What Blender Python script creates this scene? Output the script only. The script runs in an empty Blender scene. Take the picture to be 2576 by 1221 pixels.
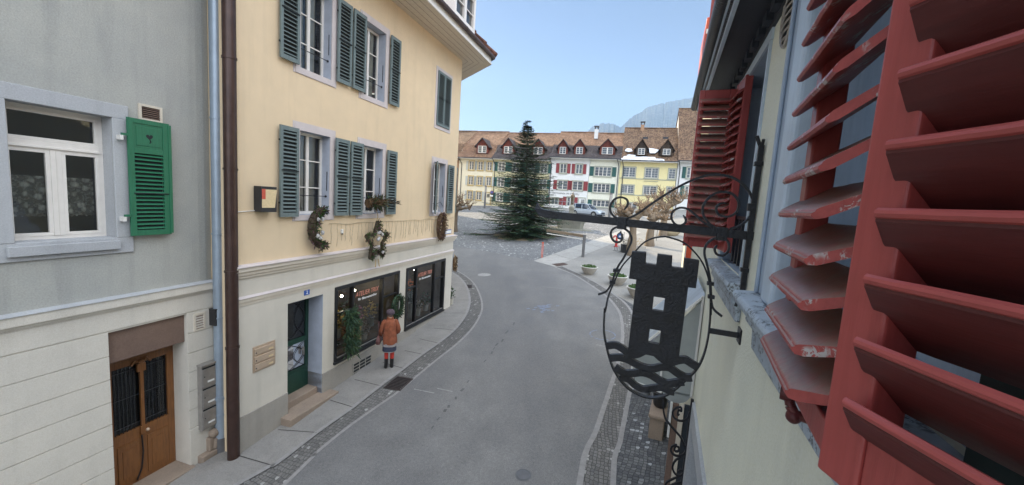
import bpy, bmesh, math, random
from mathutils import Vector, Matrix
from mathutils import noise as NZ
R = math.radians
rnd = random.Random(11)
SC = bpy.context.scene
COL = SC.collection
PI = math.pi
V = Vector

# ------------------------------------------------------------------ camera model (photo measured in a 2576 x 1221 grid)
F, CX, CY = 980.0, 1288.0, 610.5
ROLL = math.atan(.067); PITCH = math.atan(105.9/980.0); EYE = V((0, 0, 5.0))
fw = V((0, math.cos(PITCH), -math.sin(PITCH)))
_r0 = V((1, 0, 0)); _d0 = V((0, -math.sin(PITCH), -math.cos(PITCH)))
ix = _r0*math.cos(ROLL) - _d0*math.sin(ROLL)
iy = _r0*math.sin(ROLL) + _d0*math.cos(ROLL)
def ray(x, y): return (fw*F + ix*(x-CX) + iy*(y-CY)).normalized()
def hit(x, y, p, n):
    d = ray(x, y); return EYE + d*((V(p)-EYE).dot(n)/d.dot(n))
GX, GY, G0 = .07, .0605, -.385          # the street climbs towards the square
def gz(x, y): return G0 + GX*max(-25, min(45, x)) + GY*max(-15, min(90, y))
def gh(x, y): return hit(x, y, (0, 0, G0), V((-GX, -GY, 1)))

class Plane:                             # a facade: local x along it, local y into the building, z up
    def __init__(s, o, ang):
        s.o = V(o); s.ang = ang
        s.u = V((math.cos(ang), math.sin(ang), 0)); s.v = V((-math.sin(ang), math.cos(ang), 0))
    def px(s, x, y, d=0):
        q = hit(x, y, s.o + s.v*d, s.v) - s.o; return (q.dot(s.u), q.z)
    def w(s, x, y, z): return s.o + s.u*x + s.v*y + V((0, 0, z))
    def loc(s, p):
        q = V(p)-s.o; return V((q.dot(s.u), q.dot(s.v), q.z))
HB = Plane((-5.076, 7.082, 0), R(90-17.01))          # yellow corner house
HA = Plane((-5.76, 6.76, 0), R(90-16.2))             # grey house on the left
RW = Plane((.495*math.cos(R(21.37)), -.495*math.sin(R(21.37)), 0), R(-90-21.37))   # own house, x runs back towards the viewer
ROW = Plane((0, 71.6, 0), math.atan(-.305))          # houses across the square

# ------------------------------------------------------------------ mesh builder
class MB:
    def __init__(s): s.v = []; s.f = []; s.m = []
    def add(s, vs, fs, m=0):
        b = len(s.v); s.v += [tuple(v) for v in vs]
        for f in fs: s.f.append(tuple(b+i for i in f)); s.m.append(m)
    def poly(s, pts, m=0): s.add(pts, [range(len(pts))], m)
    def box(s, x0, x1, y0, y1, z0, z1, m=0):
        s.add([(x0,y0,z0),(x1,y0,z0),(x1,y1,z0),(x0,y1,z0),(x0,y0,z1),(x1,y0,z1),(x1,y1,z1),(x0,y1,z1)],
              [(0,3,2,1),(4,5,6,7),(0,1,5,4),(1,2,6,5),(2,3,7,6),(3,0,4,7)], m)
    def hexa(s, p, m=0):                 # eight corners, bottom ring then top ring
        s.add(p, [(0,3,2,1),(4,5,6,7),(0,1,5,4),(1,2,6,5),(2,3,7,6),(3,0,4,7)], m)
    def beam(s, p, q, w, h, up=(0,0,1), m=0):
        p, q, up = V(p), V(q), V(up); d = (q-p).normalized(); a = d.cross(up)
        if a.length < 1e-4: a = d.cross(V((1,0,0)))
        a.normalize(); b = a.cross(d); a *= w/2; b *= h/2
        s.hexa([p-a-b, p+a-b, q+a-b, q-a-b, p-a+b, p+a+b, q+a+b, q-a+b], m)
    def tube(s, pts, r, n=8, m=0, cap=True, sx=1.0):
        pts = [V(p) for p in pts]; k = len(pts)
        rs = r if isinstance(r, (list, tuple)) else [r]*k
        t0 = (pts[1]-pts[0]).normalized()
        a = t0.cross(V((0,0,1)))
        if a.length < 1e-3: a = t0.cross(V((1,0,0)))
        a.normalize(); vs = []
        for i, p in enumerate(pts):
            t = (pts[min(i+1,k-1)]-pts[max(i-1,0)])
            t = t.normalized() if t.length > 1e-9 else t0
            a = (a - t*a.dot(t))
            a = a.normalized() if a.length > 1e-6 else t.orthogonal().normalized()
            b = t.cross(a)
            for j in range(n):
                q = 2*PI*j/n; vs.append(p + (a*math.cos(q)*sx + b*math.sin(q))*rs[i])
        fs = [(i*n+j, i*n+(j+1)%n, (i+1)*n+(j+1)%n, (i+1)*n+j) for i in range(k-1) for j in range(n)]
        if cap: fs += [tuple(range(n-1,-1,-1)), tuple((k-1)*n+j for j in range(n))]
        s.add(vs, fs, m)
    def lathe(s, prof, n=16, c=(0,0,0), m=0, sx=1, sy=1):
        vs = [(c[0]+r*sx*math.cos(2*PI*j/n), c[1]+r*sy*math.sin(2*PI*j/n), c[2]+z) for r, z in prof for j in range(n)]
        k = len(prof)
        fs = [(i*n+j, i*n+(j+1)%n, (i+1)*n+(j+1)%n, (i+1)*n+j) for i in range(k-1) for j in range(n)]
        fs += [tuple(range(n-1,-1,-1)), tuple((k-1)*n+j for j in range(n))]
        s.add(vs, fs, m)
    def loft(s, rings, m=0, cap=True):
        n = len(rings[0]); k = len(rings); vs = [p for r in rings for p in r]
        fs = [(i*n+j, i*n+(j+1)%n, (i+1)*n+(j+1)%n, (i+1)*n+j) for i in range(k-1) for j in range(n)]
        if cap: fs += [tuple(range(n-1,-1,-1)), tuple((k-1)*n+j for j in range(n))]
        s.add(vs, fs, m)
    def prism(s, poly, fn, t0, t1, m=0): # poly of (a,b); fn(a,b,t) -> point
        n = len(poly)
        s.add([fn(a,b,t0) for a,b in poly]+[fn(a,b,t1) for a,b in poly],
              [tuple(range(n-1,-1,-1)), tuple(range(n,2*n))]+[(i,(i+1)%n,n+(i+1)%n,n+i) for i in range(n)], m)
    def blob(s, c, r, m=0, n=8, k=5, sc=(1,1,1), jit=0):
        c = V(c); vs = []; 
        for i in range(k+1):
            th = PI*i/k
            for j in range(n):
                ph = 2*PI*j/n; d = V((math.sin(th)*math.cos(ph)*sc[0], math.sin(th)*math.sin(ph)*sc[1], math.cos(th)*sc[2]))
                vs.append(c + d*r*(1+jit*(rnd.random()-.5)))
        s.add(vs, [(i*n+j, (i+1)*n+j, (i+1)*n+(j+1)%n, i*n+(j+1)%n) for i in range(k) for j in range(n)], m)
    def leaf(s, p, d, l, w, m=0, roll=None):
        d = V(d).normalized(); q = V((rnd.random()-.5, rnd.random()-.5, rnd.random()-.5)) if roll is None else V(roll)
        a = d.cross(q)
        a = a.normalized() if a.length > 1e-5 else d.orthogonal().normalized()
        p = V(p); s.add([p, p+d*l*.5+a*w/2, p+d*l, p+d*l*.5-a*w/2], [(0,1,2,3)], m)
    def build(s, name, mats, parent=None, smooth=None, bev=0, seg=2):
        me = bpy.data.meshes.new(name)
        me.from_pydata(s.v, [], s.f)
        if not isinstance(mats, (list, tuple)): mats = [mats]
        for m in mats: me.materials.append(m)
        if len(mats) > 1: me.polygons.foreach_set('material_index', s.m)
        bm = bmesh.new(); bm.from_mesh(me); bmesh.ops.recalc_face_normals(bm, faces=bm.faces); bm.to_mesh(me); bm.free()
        if smooth:
            me.polygons.foreach_set('use_smooth', [True]*len(me.polygons)); me.set_sharp_from_angle(angle=R(smooth))
        me.update()
        o = bpy.data.objects.new(name, me); COL.objects.link(o)
        if parent: o.parent = parent
        if bev:
            b = o.modifiers.new('Bevel', 'BEVEL'); b.width = bev; b.segments = seg; b.limit_method = 'ANGLE'; b.angle_limit = R(40)
            b.harden_normals = False
        return o

def tag(o, label=None, cat=None, group=None, kind=None):
    if label: o['label'] = label
    if cat: o['category'] = cat
    if group: o['group'] = group
    if kind: o['kind'] = kind
    return o
def thing(name, label, cat, loc=(0,0,0), rz=0, group=None):
    o = bpy.data.objects.new(name, None); COL.objects.link(o); o.empty_display_size = .2
    o.location = loc; o.rotation_euler = (0,0,rz)
    return tag(o, label, cat, group)
def dup(root, loc, rz, label, group=None):
    r = root.copy(); COL.objects.link(r); r.location = loc; r.rotation_euler = (0,0,rz); r['label'] = label
    if group: r['group'] = group
    for ch in list(root.children):
        c = ch.copy(); COL.objects.link(c); c.parent = r
        for g in list(ch.children):
            d = g.copy(); COL.objects.link(d); d.parent = c
    return r
def text(name, body, size, mat, parent, mtx, ext=.002, align='LEFT', sx=1.0, shear=0.0, width=None):
    cu = bpy.data.curves.new(name, 'FONT'); cu.body = body; cu.size = size; cu.extrude = ext; cu.align_x = align; cu.shear = shear
    o = bpy.data.objects.new(name, cu); COL.objects.link(o)
    bpy.context.view_layer.update()
    me = bpy.data.meshes.new_from_object(o.evaluated_get(bpy.context.evaluated_depsgraph_get()))
    bpy.data.objects.remove(o); me.name = name
    if width: sx = width/max(1e-6, max(v.co.x for v in me.vertices)-min(v.co.x for v in me.vertices))
    me.transform(Matrix.Diagonal((sx,1,1,1))); me.transform(mtx); me.materials.clear(); me.materials.append(mat)
    o = bpy.data.objects.new(name, me); COL.objects.link(o); o.parent = parent
    return o
def facing(x, y, z):                     # text plane standing on a facade (local x, z), reading from outside
    return Matrix(((1,0,0,x),(0,0,-1,y),(0,1,0,z),(0,0,0,1)))

# ------------------------------------------------------------------ materials
def srgb(r, g, b):
    f = lambda c: (c/255/12.92) if c/255 <= .04045 else ((c/255+.055)/1.055)**2.4
    return (f(r), f(g), f(b))
class NT:
    def __init__(s, name):
        s.m = bpy.data.materials.new(name); s.m.use_nodes = True; s.t = s.m.node_tree; s.t.nodes.clear()
        s.out = s.n('ShaderNodeOutputMaterial'); s.co = None
    def n(s, typ, **k):
        o = s.t.nodes.new(typ)
        for a, b in k.items():
            if hasattr(o, a): setattr(o, a, b)
        return o
    def l(s, a, b): s.t.links.new(a, b)
    def coord(s, scale=(1,1,1), world=False):
        if world:
            g = s.n('ShaderNodeNewGeometry').outputs['Position']
        else:
            g = s.n('ShaderNodeTexCoord').outputs['Object']
        mp = s.n('ShaderNodeMapping'); mp.inputs['Scale'].default_value = scale; s.l(g, mp.inputs['Vector']); return mp.outputs[0]
    def noise(s, co, scale, detail=4, rough=.55, dist=0):
        o = s.n('ShaderNodeTexNoise'); o.inputs['Scale'].default_value = scale; o.inputs['Detail'].default_value = detail
        o.inputs['Roughness'].default_value = rough; o.inputs['Distortion'].default_value = dist; s.l(co, o.inputs['Vector']); return o.outputs['Fac']
    def ramp(s, fac, stops, interp='LINEAR'):
        o = s.n('ShaderNodeValToRGB'); o.color_ramp.interpolation = interp; e = o.color_ramp.elements
        while len(e) < len(stops): e.new(.5)
        for i, (p, c) in enumerate(stops):
            e[i].position = p; e[i].color = (*c, 1) if len(c) == 3 else c
        s.l(fac, o.inputs[0]); return o.outputs[0]
    def mix(s, fac, a, b, mode='MIX'):
        o = s.n('ShaderNodeMix', data_type='RGBA', blend_type=mode)
        for i, x in ((0, fac), (6, a), (7, b)):
            if isinstance(x, (int, float)): o.inputs[i].default_value = x
            elif isinstance(x, tuple): o.inputs[i].default_value = (*x, 1)
            else: s.l(x, o.inputs[i])
        return o.outputs[2]
    def math(s, op, a, b=0.0):
        o = s.n('ShaderNodeMath', operation=op)
        for i, x in ((0, a), (1, b)):
            if isinstance(x, (int, float)): o.inputs[i].default_value = x
            else: s.l(x, o.inputs[i])
        return o.outputs[0]
    def bump(s, h, dist=.01, strength=.5):
        o = s.n('ShaderNodeBump'); o.inputs['Strength'].default_value = strength; o.inputs['Distance'].default_value = dist; s.l(h, o.inputs['Height']); return o.outputs[0]
    def done(s, col, rough=.8, normal=None, metal=0, spec=.5):
        p = s.n('ShaderNodeBsdfPrincipled')
        for k, x in (('Base Color', col), ('Roughness', rough), ('Metallic', metal), ('Specular IOR Level', spec)):
            if isinstance(x, (int, float)): p.inputs[k].default_value = x
            elif isinstance(x, tuple): p.inputs[k].default_value = (*x, 1)
            else: s.l(x, p.inputs[k])
        if normal is not None: s.l(normal, p.inputs['Normal'])
        s.l(p.outputs[0], s.out.inputs[0]); return s.m
def sc3(c, k): return tuple(min(1, x*k) for x in c)
def plain(name, c, rough=.6, var=.12, scale=6, metal=0, bump=0, spec=.5, bscale=40):
    t = NT(name); co = t.coord()
    n = t.noise(co, scale, 5, .6)
    col = t.ramp(n, [(.3, sc3(c, 1-var)), (.7, sc3(c, 1+var))])
    nb = t.bump(t.noise(co, bscale, 3), .01, bump) if bump else None
    return t.done(col, rough, nb, metal, spec)
def stucco(name, c, c2, grain=90, bump=.35, stain=.5):
    t = NT(name); co = t.coord()
    big = t.noise(co, .55, 6, .62); mid = t.noise(co, 3.1, 5, .6); fine = t.noise(co, grain, 3, .7)
    st = t.noise(t.coord((2.2, 2.2, .22)), 1.6, 5, .6)              # rain streaks
    col = t.mix(t.ramp(big, [(.35, (0,0,0)), (.7, (1,1,1))]), c, c2)
    col = t.mix(t.ramp(mid, [(.4, (0,0,0)), (.75, (.3,.3,.3))]), col, sc3(c2, .86))
    col = t.mix(t.ramp(st, [(.52, (0,0,0)), (.8, (stain,)*3)]), col, sc3(c2, .74))
    col = t.mix(.22, col, t.ramp(fine, [(.3, (.25,.25,.25)), (.7, (.8,.8,.8))]), 'OVERLAY')
    return t.done(col, .92, t.bump(fine, .006, bump), spec=.2)
def wood(name, c, c2, axis='z', rough=.55, peel=None, amt=.6, dust=None):
    t = NT(name); s = {'z': (18,18,1.2), 'x': (1.2,18,18), 'y': (18,1.2,18)}[axis]
    g = t.noise(t.coord(s, bool(peel)), 3.2, 5, .6); co = t.coord(world=bool(peel))
    col = t.ramp(g, [(.25, c2), (.6, c)])
    blot = t.noise(co, 9, 5, .65)
    col = t.mix(t.ramp(blot, [(.42, (0,0,0)), (.72, (.45,.45,.45))]), col, sc3(c, .72))
    if peel:
        pn = t.noise(co, 55, 6, .7, .6); pz = t.noise(co, 11, 3, .5)
        mk = t.math('MULTIPLY', t.ramp(pn, [(.50, (0,0,0)), (.54, (1,1,1))]), t.ramp(pz, [(amt, (0,0,0)), (amt+.06, (1,1,1))]))
        fn = t.n('ShaderNodeSeparateXYZ'); t.l(t.n('ShaderNodeNewGeometry').outputs['Normal'], fn.inputs[0])
        if dust: mk = t.math('MULTIPLY', mk, t.ramp(fn.outputs[2], [(.0,(1,1,1)),(.62,(1,1,1)),(.8,(.12,.12,.12))]))
        col = t.mix(mk, col, peel)
    if dust:                              # dust settles on faces that look up
        nz = t.n('ShaderNodeSeparateXYZ'); t.l(t.n('ShaderNodeNewGeometry').outputs['Normal'], nz.inputs[0])
        k = t.math('MULTIPLY', t.ramp(nz.outputs[2], [(.30, (0,0,0)), (.75, (1,1,1))]), t.ramp(t.noise(co, 26, 5, .7), [(.25, (.35,.35,.35)), (.7, (1,1,1))]))
        col = t.mix(k, col, dust)
    return t.done(col, rough, t.bump(g, .004, .3))
def tiles(name, cols, row=.16, wid=.18, bump=.8, snow=False):
    t = NT(name); co = t.coord()
    br = t.n('ShaderNodeTexBrick'); br.offset = .5
    br.inputs['Scale'].default_value = 1; br.inputs['Brick Width'].default_value = wid; br.inputs['Row Height'].default_value = row
    br.inputs['Mortar Size'].default_value = .012; br.inputs['Mortar Smooth'].default_value = .4; br.inputs['Bias'].default_value = 0
    br.inputs['Color1'].default_value = (0,0,0,1); br.inputs['Color2'].default_value = (1,1,1,1); br.inputs['Mortar'].default_value = (.5,.5,.5,1)
    sp = t.n('ShaderNodeSeparateXYZ'); cb = t.n('ShaderNodeCombineXYZ'); t.l(co, sp.inputs[0])
    t.l(sp.outputs[0], cb.inputs[0]); t.l(t.math('MULTIPLY', sp.outputs[2], 1.45), cb.inputs[1]); t.l(cb.outputs[0], br.inputs['Vector'])
    col = t.ramp(br.outputs['Color'], [(i/(len(cols)-1), c) for i, c in enumerate(cols)])
    big = t.noise(co, .7, 5, .65); sm = t.noise(co, 7, 4, .7)
    col = t.mix(t.ramp(big, [(.4, (0,0,0)), (.68, (.6,.6,.6))]), col, sc3(cols[0], .7))
    col = t.mix(t.ramp(sm, [(.5, (0,0,0)), (.75, (.5,.5,.5))]), col, sc3(cols[-1], 1.1))
    col = t.mix(t.math('MULTIPLY', br.outputs['Fac'], .75), col, sc3(cols[0], .35))
    return t.done(col, .85, t.bump(t.math('MULTIPLY', br.outputs['Fac'], -1), .03, bump), spec=.25)
def glass(name, tint=(.02,.025,.03), clear=0.0, rough=.03):
    t = NT(name); co = t.coord()
    g = t.n('ShaderNodeBsdfGlossy'); g.inputs['Roughness'].default_value = rough; g.inputs['Color'].default_value = (.95,.97,1,1)
    nb = t.bump(t.noise(co, 2.3, 2), .02, .12); t.l(nb, g.inputs['Normal'])
    fr = t.n('ShaderNodeFresnel'); fr.inputs['IOR'].default_value = 1.5
    fac = t.math('ADD', t.math('MULTIPLY', fr.outputs[0], 1.0), .03)
    a = t.n('ShaderNodeBsdfTransparent'); a.inputs['Color'].default_value = (.86,.9,.88,1)
    d = t.n('ShaderNodeBsdfDiffuse'); d.inputs['Color'].default_value = (*tint, 1)
    m1 = t.n('ShaderNodeMixShader'); m1.inputs[0].default_value = clear; t.l(d.outputs[0], m1.inputs[1]); t.l(a.outputs[0], m1.inputs[2])
    m2 = t.n('ShaderNodeMixShader'); t.l(fac, m2.inputs[0]); t.l(m1.outputs[0], m2.inputs[1]); t.l(g.outputs[0], m2.inputs[2])
    t.l(m2.outputs[0], t.out.inputs[0]); return t.m
def emit(name, c, k):
    t = NT(name); e = t.n('ShaderNodeEmission'); e.inputs[0].default_value = (*c, 1); e.inputs[1].default_value = k
    t.l(e.outputs[0], t.out.inputs[0]); return t.m
def foliage(name, c, c2, rough=.6):
    t = NT(name); co = t.coord()
    col = t.ramp(t.noise(co, 5, 4, .7), [(.3, c), (.7, c2)])
    return t.done(col, rough, spec=.25)

M = {}
M['cream'] = stucco('cream stucco', (.735,.575,.385), (.67,.53,.36), stain=.40)
M['cream_low'] = stucco('pale plaster', (.63,.58,.50), (.56,.52,.45), stain=.42)
M['plinth'] = stucco('grey plinth render', (.36,.33,.29), (.30,.28,.25), stain=.5)
M['trim'] = stucco('stone trim', (.64,.57,.47), (.58,.52,.44), grain=60, stain=.3)
M['lilac'] = plain('lilac grey painted surround', (.55,.49,.48), .7, .06, 5)
M['lilac_in'] = plain('blue grey painted reveal', (.40,.43,.50), .65, .1, 5)
M['grey_st'] = stucco('rough grey stucco', (.43,.425,.385), (.35,.355,.34), grain=48, bump=.9, stain=.65)
M['grey_band'] = stucco('banded pale plaster', (.645,.60,.525), (.575,.54,.48), stain=.45)
M['stone'] = stucco('grey window stone', (.44,.45,.46), (.38,.39,.41), grain=60, stain=.45)
M['sandstone'] = stucco('worn brown sandstone', (.20,.135,.105), (.13,.09,.075), grain=50, stain=.3)
M['step'] = stucco('worn step stone', (.34,.26,.20), (.25,.20,.16), grain=45, stain=.3)
M['yellow_st'] = stucco('pale yellow stucco', (.81,.80,.65), (.72,.72,.61), grain=60, bump=.8, stain=.5)
M['shut_g'] = wood('grey green shutter paint', (.150,.190,.188), (.118,.155,.155), 'z', .55)
M['shut_d'] = plain('dark gap', (.012,.016,.018), .8)
M['shut_green'] = wood('bright green shutter paint', (.020,.155,.078), (.014,.115,.058), 'z', .5)
M['red'] = wood('weathered red shutter paint', (.37,.066,.058), (.29,.046,.041), 'z', .42)
M['red_slat'] = wood('weathered red slat paint', (.35,.062,.054), (.26,.042,.038), 'x', .42, (.42,.39,.37), .545, (.21,.145,.11))
M['red_shaded'] = wood('shaded red slat tone', (.115,.020,.018), (.070,.012,.011), 'x', .5)  # shade of the slat undersides put into the red
M['red_lit'] = wood('lit red slat edge', (.42,.085,.074), (.33,.06,.053), 'x', .42)  # brighter copy of the red for edges that catch light
M['teal_shade'] = plain('deep shade teal', (.020,.034,.034), .6, .3, 14)
M['red_slat_y'] = wood('red slat paint', (.36,.062,.052), (.29,.05,.042), 'y', .45)
M['white'] = plain('white window paint', (.74,.70,.65), .45, .05, 8)
M['white2'] = plain('white trim', (.70,.68,.64), .55, .05, 5)
M['blue_wood'] = wood('blue grey window paint', (.36,.43,.52), (.29,.36,.45), 'z', .5)
M['blue_light'] = wood('light blue window paint', (.52,.60,.68), (.46,.54,.62), 'z', .5)
M['sill'] = wood('peeling grey sill paint', (.42,.48,.54), (.36,.42,.48), 'x', .6, (.13,.14,.15), .47)
M['iron'] = plain('black wrought iron', (.0065,.0075,.012), .40, .55, 16, .0, .6, .5, 60)
M['black'] = plain('black frame paint', (.012,.012,.013), .35, .2)
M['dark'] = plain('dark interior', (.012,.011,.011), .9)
M['glass'] = glass('window glass', (.025,.03,.033), .88)
M['glass_shop'] = glass('shop window glass', (.03,.03,.03), .97)
M['glass_far'] = glass('far window glass', (.10,.115,.13), .0, .06)
M['curtain'] = plain('white curtain', (.62,.60,.55), .9, .12, 3)
M['lace'] = None
M['brown_pipe'] = plain('brown copper pipe', (.055,.03,.024), .35, .25, 4, .3)
M['zinc'] = plain('grey zinc pipe', (.30,.36,.43), .38, .12, 3, .35)
M['gutter'] = plain('copper gutter', (.07,.045,.04), .45, .25, 4, .3)
M['soffit'] = wood('white soffit boards', (.66,.58,.48), (.58,.51,.43), 'x', .6)
M['roof_red'] = tiles('red brown roof tiles', [(.10,.045,.03), (.20,.085,.055), (.26,.12,.08)])
M['oak'] = wood('varnished oak', (.24,.10,.032), (.13,.05,.017), 'z', .35)
M['oak_h'] = wood('varnished oak rail', (.26,.11,.035), (.15,.06,.02), 'x', .35)
M['alu'] = plain('brushed letterbox metal', (.34,.32,.30), .42, .12, 9, .5)
M['alu2'] = plain('bronze letterbox metal', (.55,.42,.31), .4, .1, 9, .4)
M['green_door'] = wood('dark green door paint', (.012,.055,.036), (.009,.04,.026), 'z', .4)
M['enamel'] = plain('blue enamel', (.03,.09,.35), .3, .05)
M['letter_w'] = plain('white lettering', (.82,.82,.80), .5, .02)
M['letter_r'] = plain('salmon lettering', (.62,.25,.18), .5, .05)
M['letter_d'] = plain('dark grey lettering', (.10,.10,.11), .6, .05)
M['paper'] = plain('cream paper', (.66,.52,.30), .8, .08, 20)
M['redpaper'] = plain('red print', (.55,.10,.06), .8, .1, 20)
M['snow'] = plain('old snow', (.80,.83,.88), .8, .05, 8, bump=.3)
M['concrete'] = plain('pale concrete', (.345,.335,.315), .85, .12, 3, bump=.2)
M['bowl'] = plain('fibre cement bowl', (.38,.35,.31), .85, .15, 7, bump=.3)
M['bowl_rim'] = plain('pale bowl rim', (.60,.58,.54), .8, .06, 7)
M['moss'] = foliage('low green planting', (.03,.075,.015), (.08,.15,.035))
M['bark'] = stucco('plane tree bark', (.24,.185,.13), (.15,.115,.085), grain=18, bump=.9, stain=.4)
M['twig'] = plain('pruned twig knobs', (.27,.185,.115), .85, .3, 9, bump=.4)
M['firbark'] = stucco('fir bark', (.13,.10,.075), (.085,.065,.05), grain=25, bump=.9)
M['fir'] = foliage('dark fir needles', (.020,.046,.027), (.042,.080,.044))
M['fir2'] = foliage('paler fir needles', (.040,.075,.032), (.075,.12,.052))
M['dry'] = foliage('dry brown foliage', (.075,.042,.022), (.17,.105,.055))
M['dry2'] = foliage('dark dry foliage', (.03,.024,.016), (.075,.055,.034))
M['evergreen'] = foliage('cut evergreen', (.022,.045,.018), (.06,.095,.040))
M['purple'] = foliage('dried purple leaves', (.075,.035,.045), (.16,.085,.085))
M['straw'] = foliage('pale straw', (.34,.24,.13), (.50,.38,.22))
M['silver'] = foliage('silvery dried leaves', (.36,.34,.34), (.60,.58,.56))
M['pink'] = foliage('orange blossoms', (.60,.13,.05), (.70,.30,.12))
M['yellow'] = foliage('yellow blossoms', (.58,.42,.10), (.68,.56,.25))
M['whitefl'] = foliage('white blossoms', (.60,.57,.50), (.74,.70,.62))
M['pot'] = plain('pale ceramic pot', (.45,.43,.38), .5, .1)
M['tin'] = plain('zinc bucket', (.38,.42,.40), .4, .12, 6, .4)
M['string'] = plain('beige cable', (.44,.36,.24), .7, .1)
M['lamp'] = emit('warm shop lamp', (1, .6, .25), 34)
M['lampw'] = emit('white shop spot', (1, .85, .62), 44)
M['car'] = plain('silver car paint', (.46,.52,.60), .25, .03, 3, .35)
M['carglass'] = glass('car glass', (.012,.018,.03), .0, .03)
M['tyre'] = plain('tyre rubber', (.016,.016,.017), .85)
M['rim'] = plain('alloy rim', (.40,.41,.43), .3, .05, 5, .8)
M['redlight'] = plain('red lens', (.42,.03,.03), .2, .1)
M['headlight'] = plain('clear lens', (.75,.77,.80), .15, .05)
M['plastic'] = plain('black plastic', (.02,.02,.022), .55)
M['post'] = plain('grey steel post', (.13,.13,.135), .5, .12, 6, .3)
M['rust'] = plain('rusty iron cover', (.085,.055,.045), .7, .3, 15, .2, .4)
M['orange'] = plain('orange marker paint', (.62,.11,.055), .5, .1)
M['hydr'] = plain('red hydrant paint', (.52,.05,.045), .4, .1)
M['banner'] = plain('orange red sign', (.62,.085,.03), .45, .08)
M['blue'] = plain('blue sign', (.03,.11,.36), .4, .06)
M['bronze'] = plain('bronze figure', (.16,.12,.075), .4, .3, 9, .5)
M['fountain'] = stucco('fountain limestone', (.33,.32,.27), (.23,.225,.19), grain=30, stain=.6)
M['water'] = glass('fountain water', (.03,.05,.05), .3, .02)
M['coat'] = plain('rust orange wool', (.235,.072,.034), .95, .30, 11, bump=.8, bscale=22)
M['skirt'] = plain('navy knit', (.04,.045,.075), .95, .15, 30)
M['skirt2'] = plain('grey shawl hem', (.30,.28,.28), .95, .2, 30)
M['tights'] = plain('red tights', (.45,.035,.025), .85, .12, 30)
M['boot'] = plain('black leather', (.012,.012,.013), .4, .1)
M['skin'] = plain('skin', (.55,.33,.24), .55, .05)
M['hair'] = plain('grey brown hair', (.14,.10,.08), .7, .2, 40)
M['hat'] = plain('purple grey knit', (.085,.06,.075), .95, .3, 45, bump=.4)
M['bag'] = plain('brown bag leather', (.12,.045,.04), .5, .2)
M['grating'] = plain('cast iron grate', (.055,.042,.040), .6, .3, 20, .3)
M['shade_in'] = plain('interior plaster', (.20,.17,.125), .9, .25, 2)
M['shelf'] = wood('shop shelf wood', (.20,.12,.06), (.13,.075,.04), 'x')
HAZE, SUNE, SKYE, EXPO, FILL = .00018, 5, .056, 1.05, 1.72
# ================================================================== GROUND
def cobble(name, c_lo, c_hi, light, scale, edge=.06, white=.955, sx=1.0, rot=0.0):
    t = NT(name); g = t.n('ShaderNodeNewGeometry').outputs['Position']
    mp = t.n('ShaderNodeMapping'); mp.inputs['Scale'].default_value = (1, sx, 1); mp.inputs['Rotation'].default_value = (0, 0, rot); t.l(g, mp.inputs['Vector'])
    nz = t.n('ShaderNodeTexNoise'); nz.inputs['Scale'].default_value = .7; t.l(mp.outputs[0], nz.inputs['Vector'])
    ad = t.mix(.25, mp.outputs[0], nz.outputs['Color'], 'ADD')
    v = t.n('ShaderNodeTexVoronoi'); v.inputs['Scale'].default_value = scale; v.inputs['Randomness'].default_value = .42; v.voronoi_dimensions = '2D'; t.l(ad, v.inputs['Vector'])
    e = t.n('ShaderNodeTexVoronoi', feature='DISTANCE_TO_EDGE'); e.inputs['Scale'].default_value = scale; e.inputs['Randomness'].default_value = .42; e.voronoi_dimensions = '2D'; t.l(ad, e.inputs['Vector'])
    sp = t.n('ShaderNodeSeparateColor'); t.l(v.outputs['Color'], sp.inputs[0])
    col = t.ramp(sp.outputs[0], [(0, c_lo), (white-.02, c_hi), (white, light), (1, light)])
    big = t.noise(mp.outputs[0], .35, 5, .6)
    col = t.mix(t.ramp(big, [(.4, (0,0,0)), (.7, (.5,.5,.5))]), col, sc3(c_lo, .8))
    ed = t.ramp(e.outputs['Distance'], [(0, (0,0,0)), (edge, (1,1,1))])
    col = t.mix(ed, sc3(c_lo, .50), col)
    return t.done(col, .82, t.bump(ed, .02, .7), spec=.35)
def asphalt():
    t = NT('worn grey asphalt'); co = t.coord(world=True)
    fine = t.noise(co, 62, 4, .75); mid = t.noise(co, 1.1, 6, .62); big = t.noise(t.coord((.5,.09,1), True), .9, 4, .6)
    sp = t.noise(co, 23, 2, .5)
    col = t.ramp(mid, [(.3, (.150,.147,.145)), (.7, (.214,.210,.204))])
    col = t.mix(t.ramp(big, [(.40, (0,0,0)), (.7, (.6,.6,.6))]), col, (.118,.117,.122))
    agg = t.noise(co, 19, 3, .65)
    col = t.mix(.26, col, t.ramp(agg, [(.32, (.30,.30,.30)), (.68, (.70,.70,.70))]), 'OVERLAY')
    col = t.mix(.6, col, t.ramp(fine, [(.3, (.2,.2,.2)), (.7, (.82,.82,.82))]), 'OVERLAY')
    col = t.mix(t.ramp(sp, [(.70, (0,0,0)), (.76, (.5,.5,.5))]), col, (.30,.29,.28))
    return t.done(col, t.ramp(mid, [(.3, (.62,.62,.62)), (.7, (.82,.82,.82))]), t.bump(fine, .006, .5), spec=.35)
def slab():
    t = NT('concrete pavement slabs'); co = t.coord(world=True)
    fine = t.noise(co, 48, 4, .7); mid = t.noise(co, 1.7, 6, .65)
    col = t.ramp(mid, [(.3, (.215,.205,.195)), (.7, (.275,.262,.245))])
    col = t.mix(t.ramp(t.noise(co, 5, 5, .7), [(.52, (0,0,0)), (.75, (.5,.5,.5))]), col, (.165,.155,.15))
    col = t.mix(.35, col, t.ramp(fine, [(.3, (.25,.25,.25)), (.7, (.8,.8,.8))]), 'OVERLAY')
    return t.done(col, .85, t.bump(fine, .006, .4), spec=.3)
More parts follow.
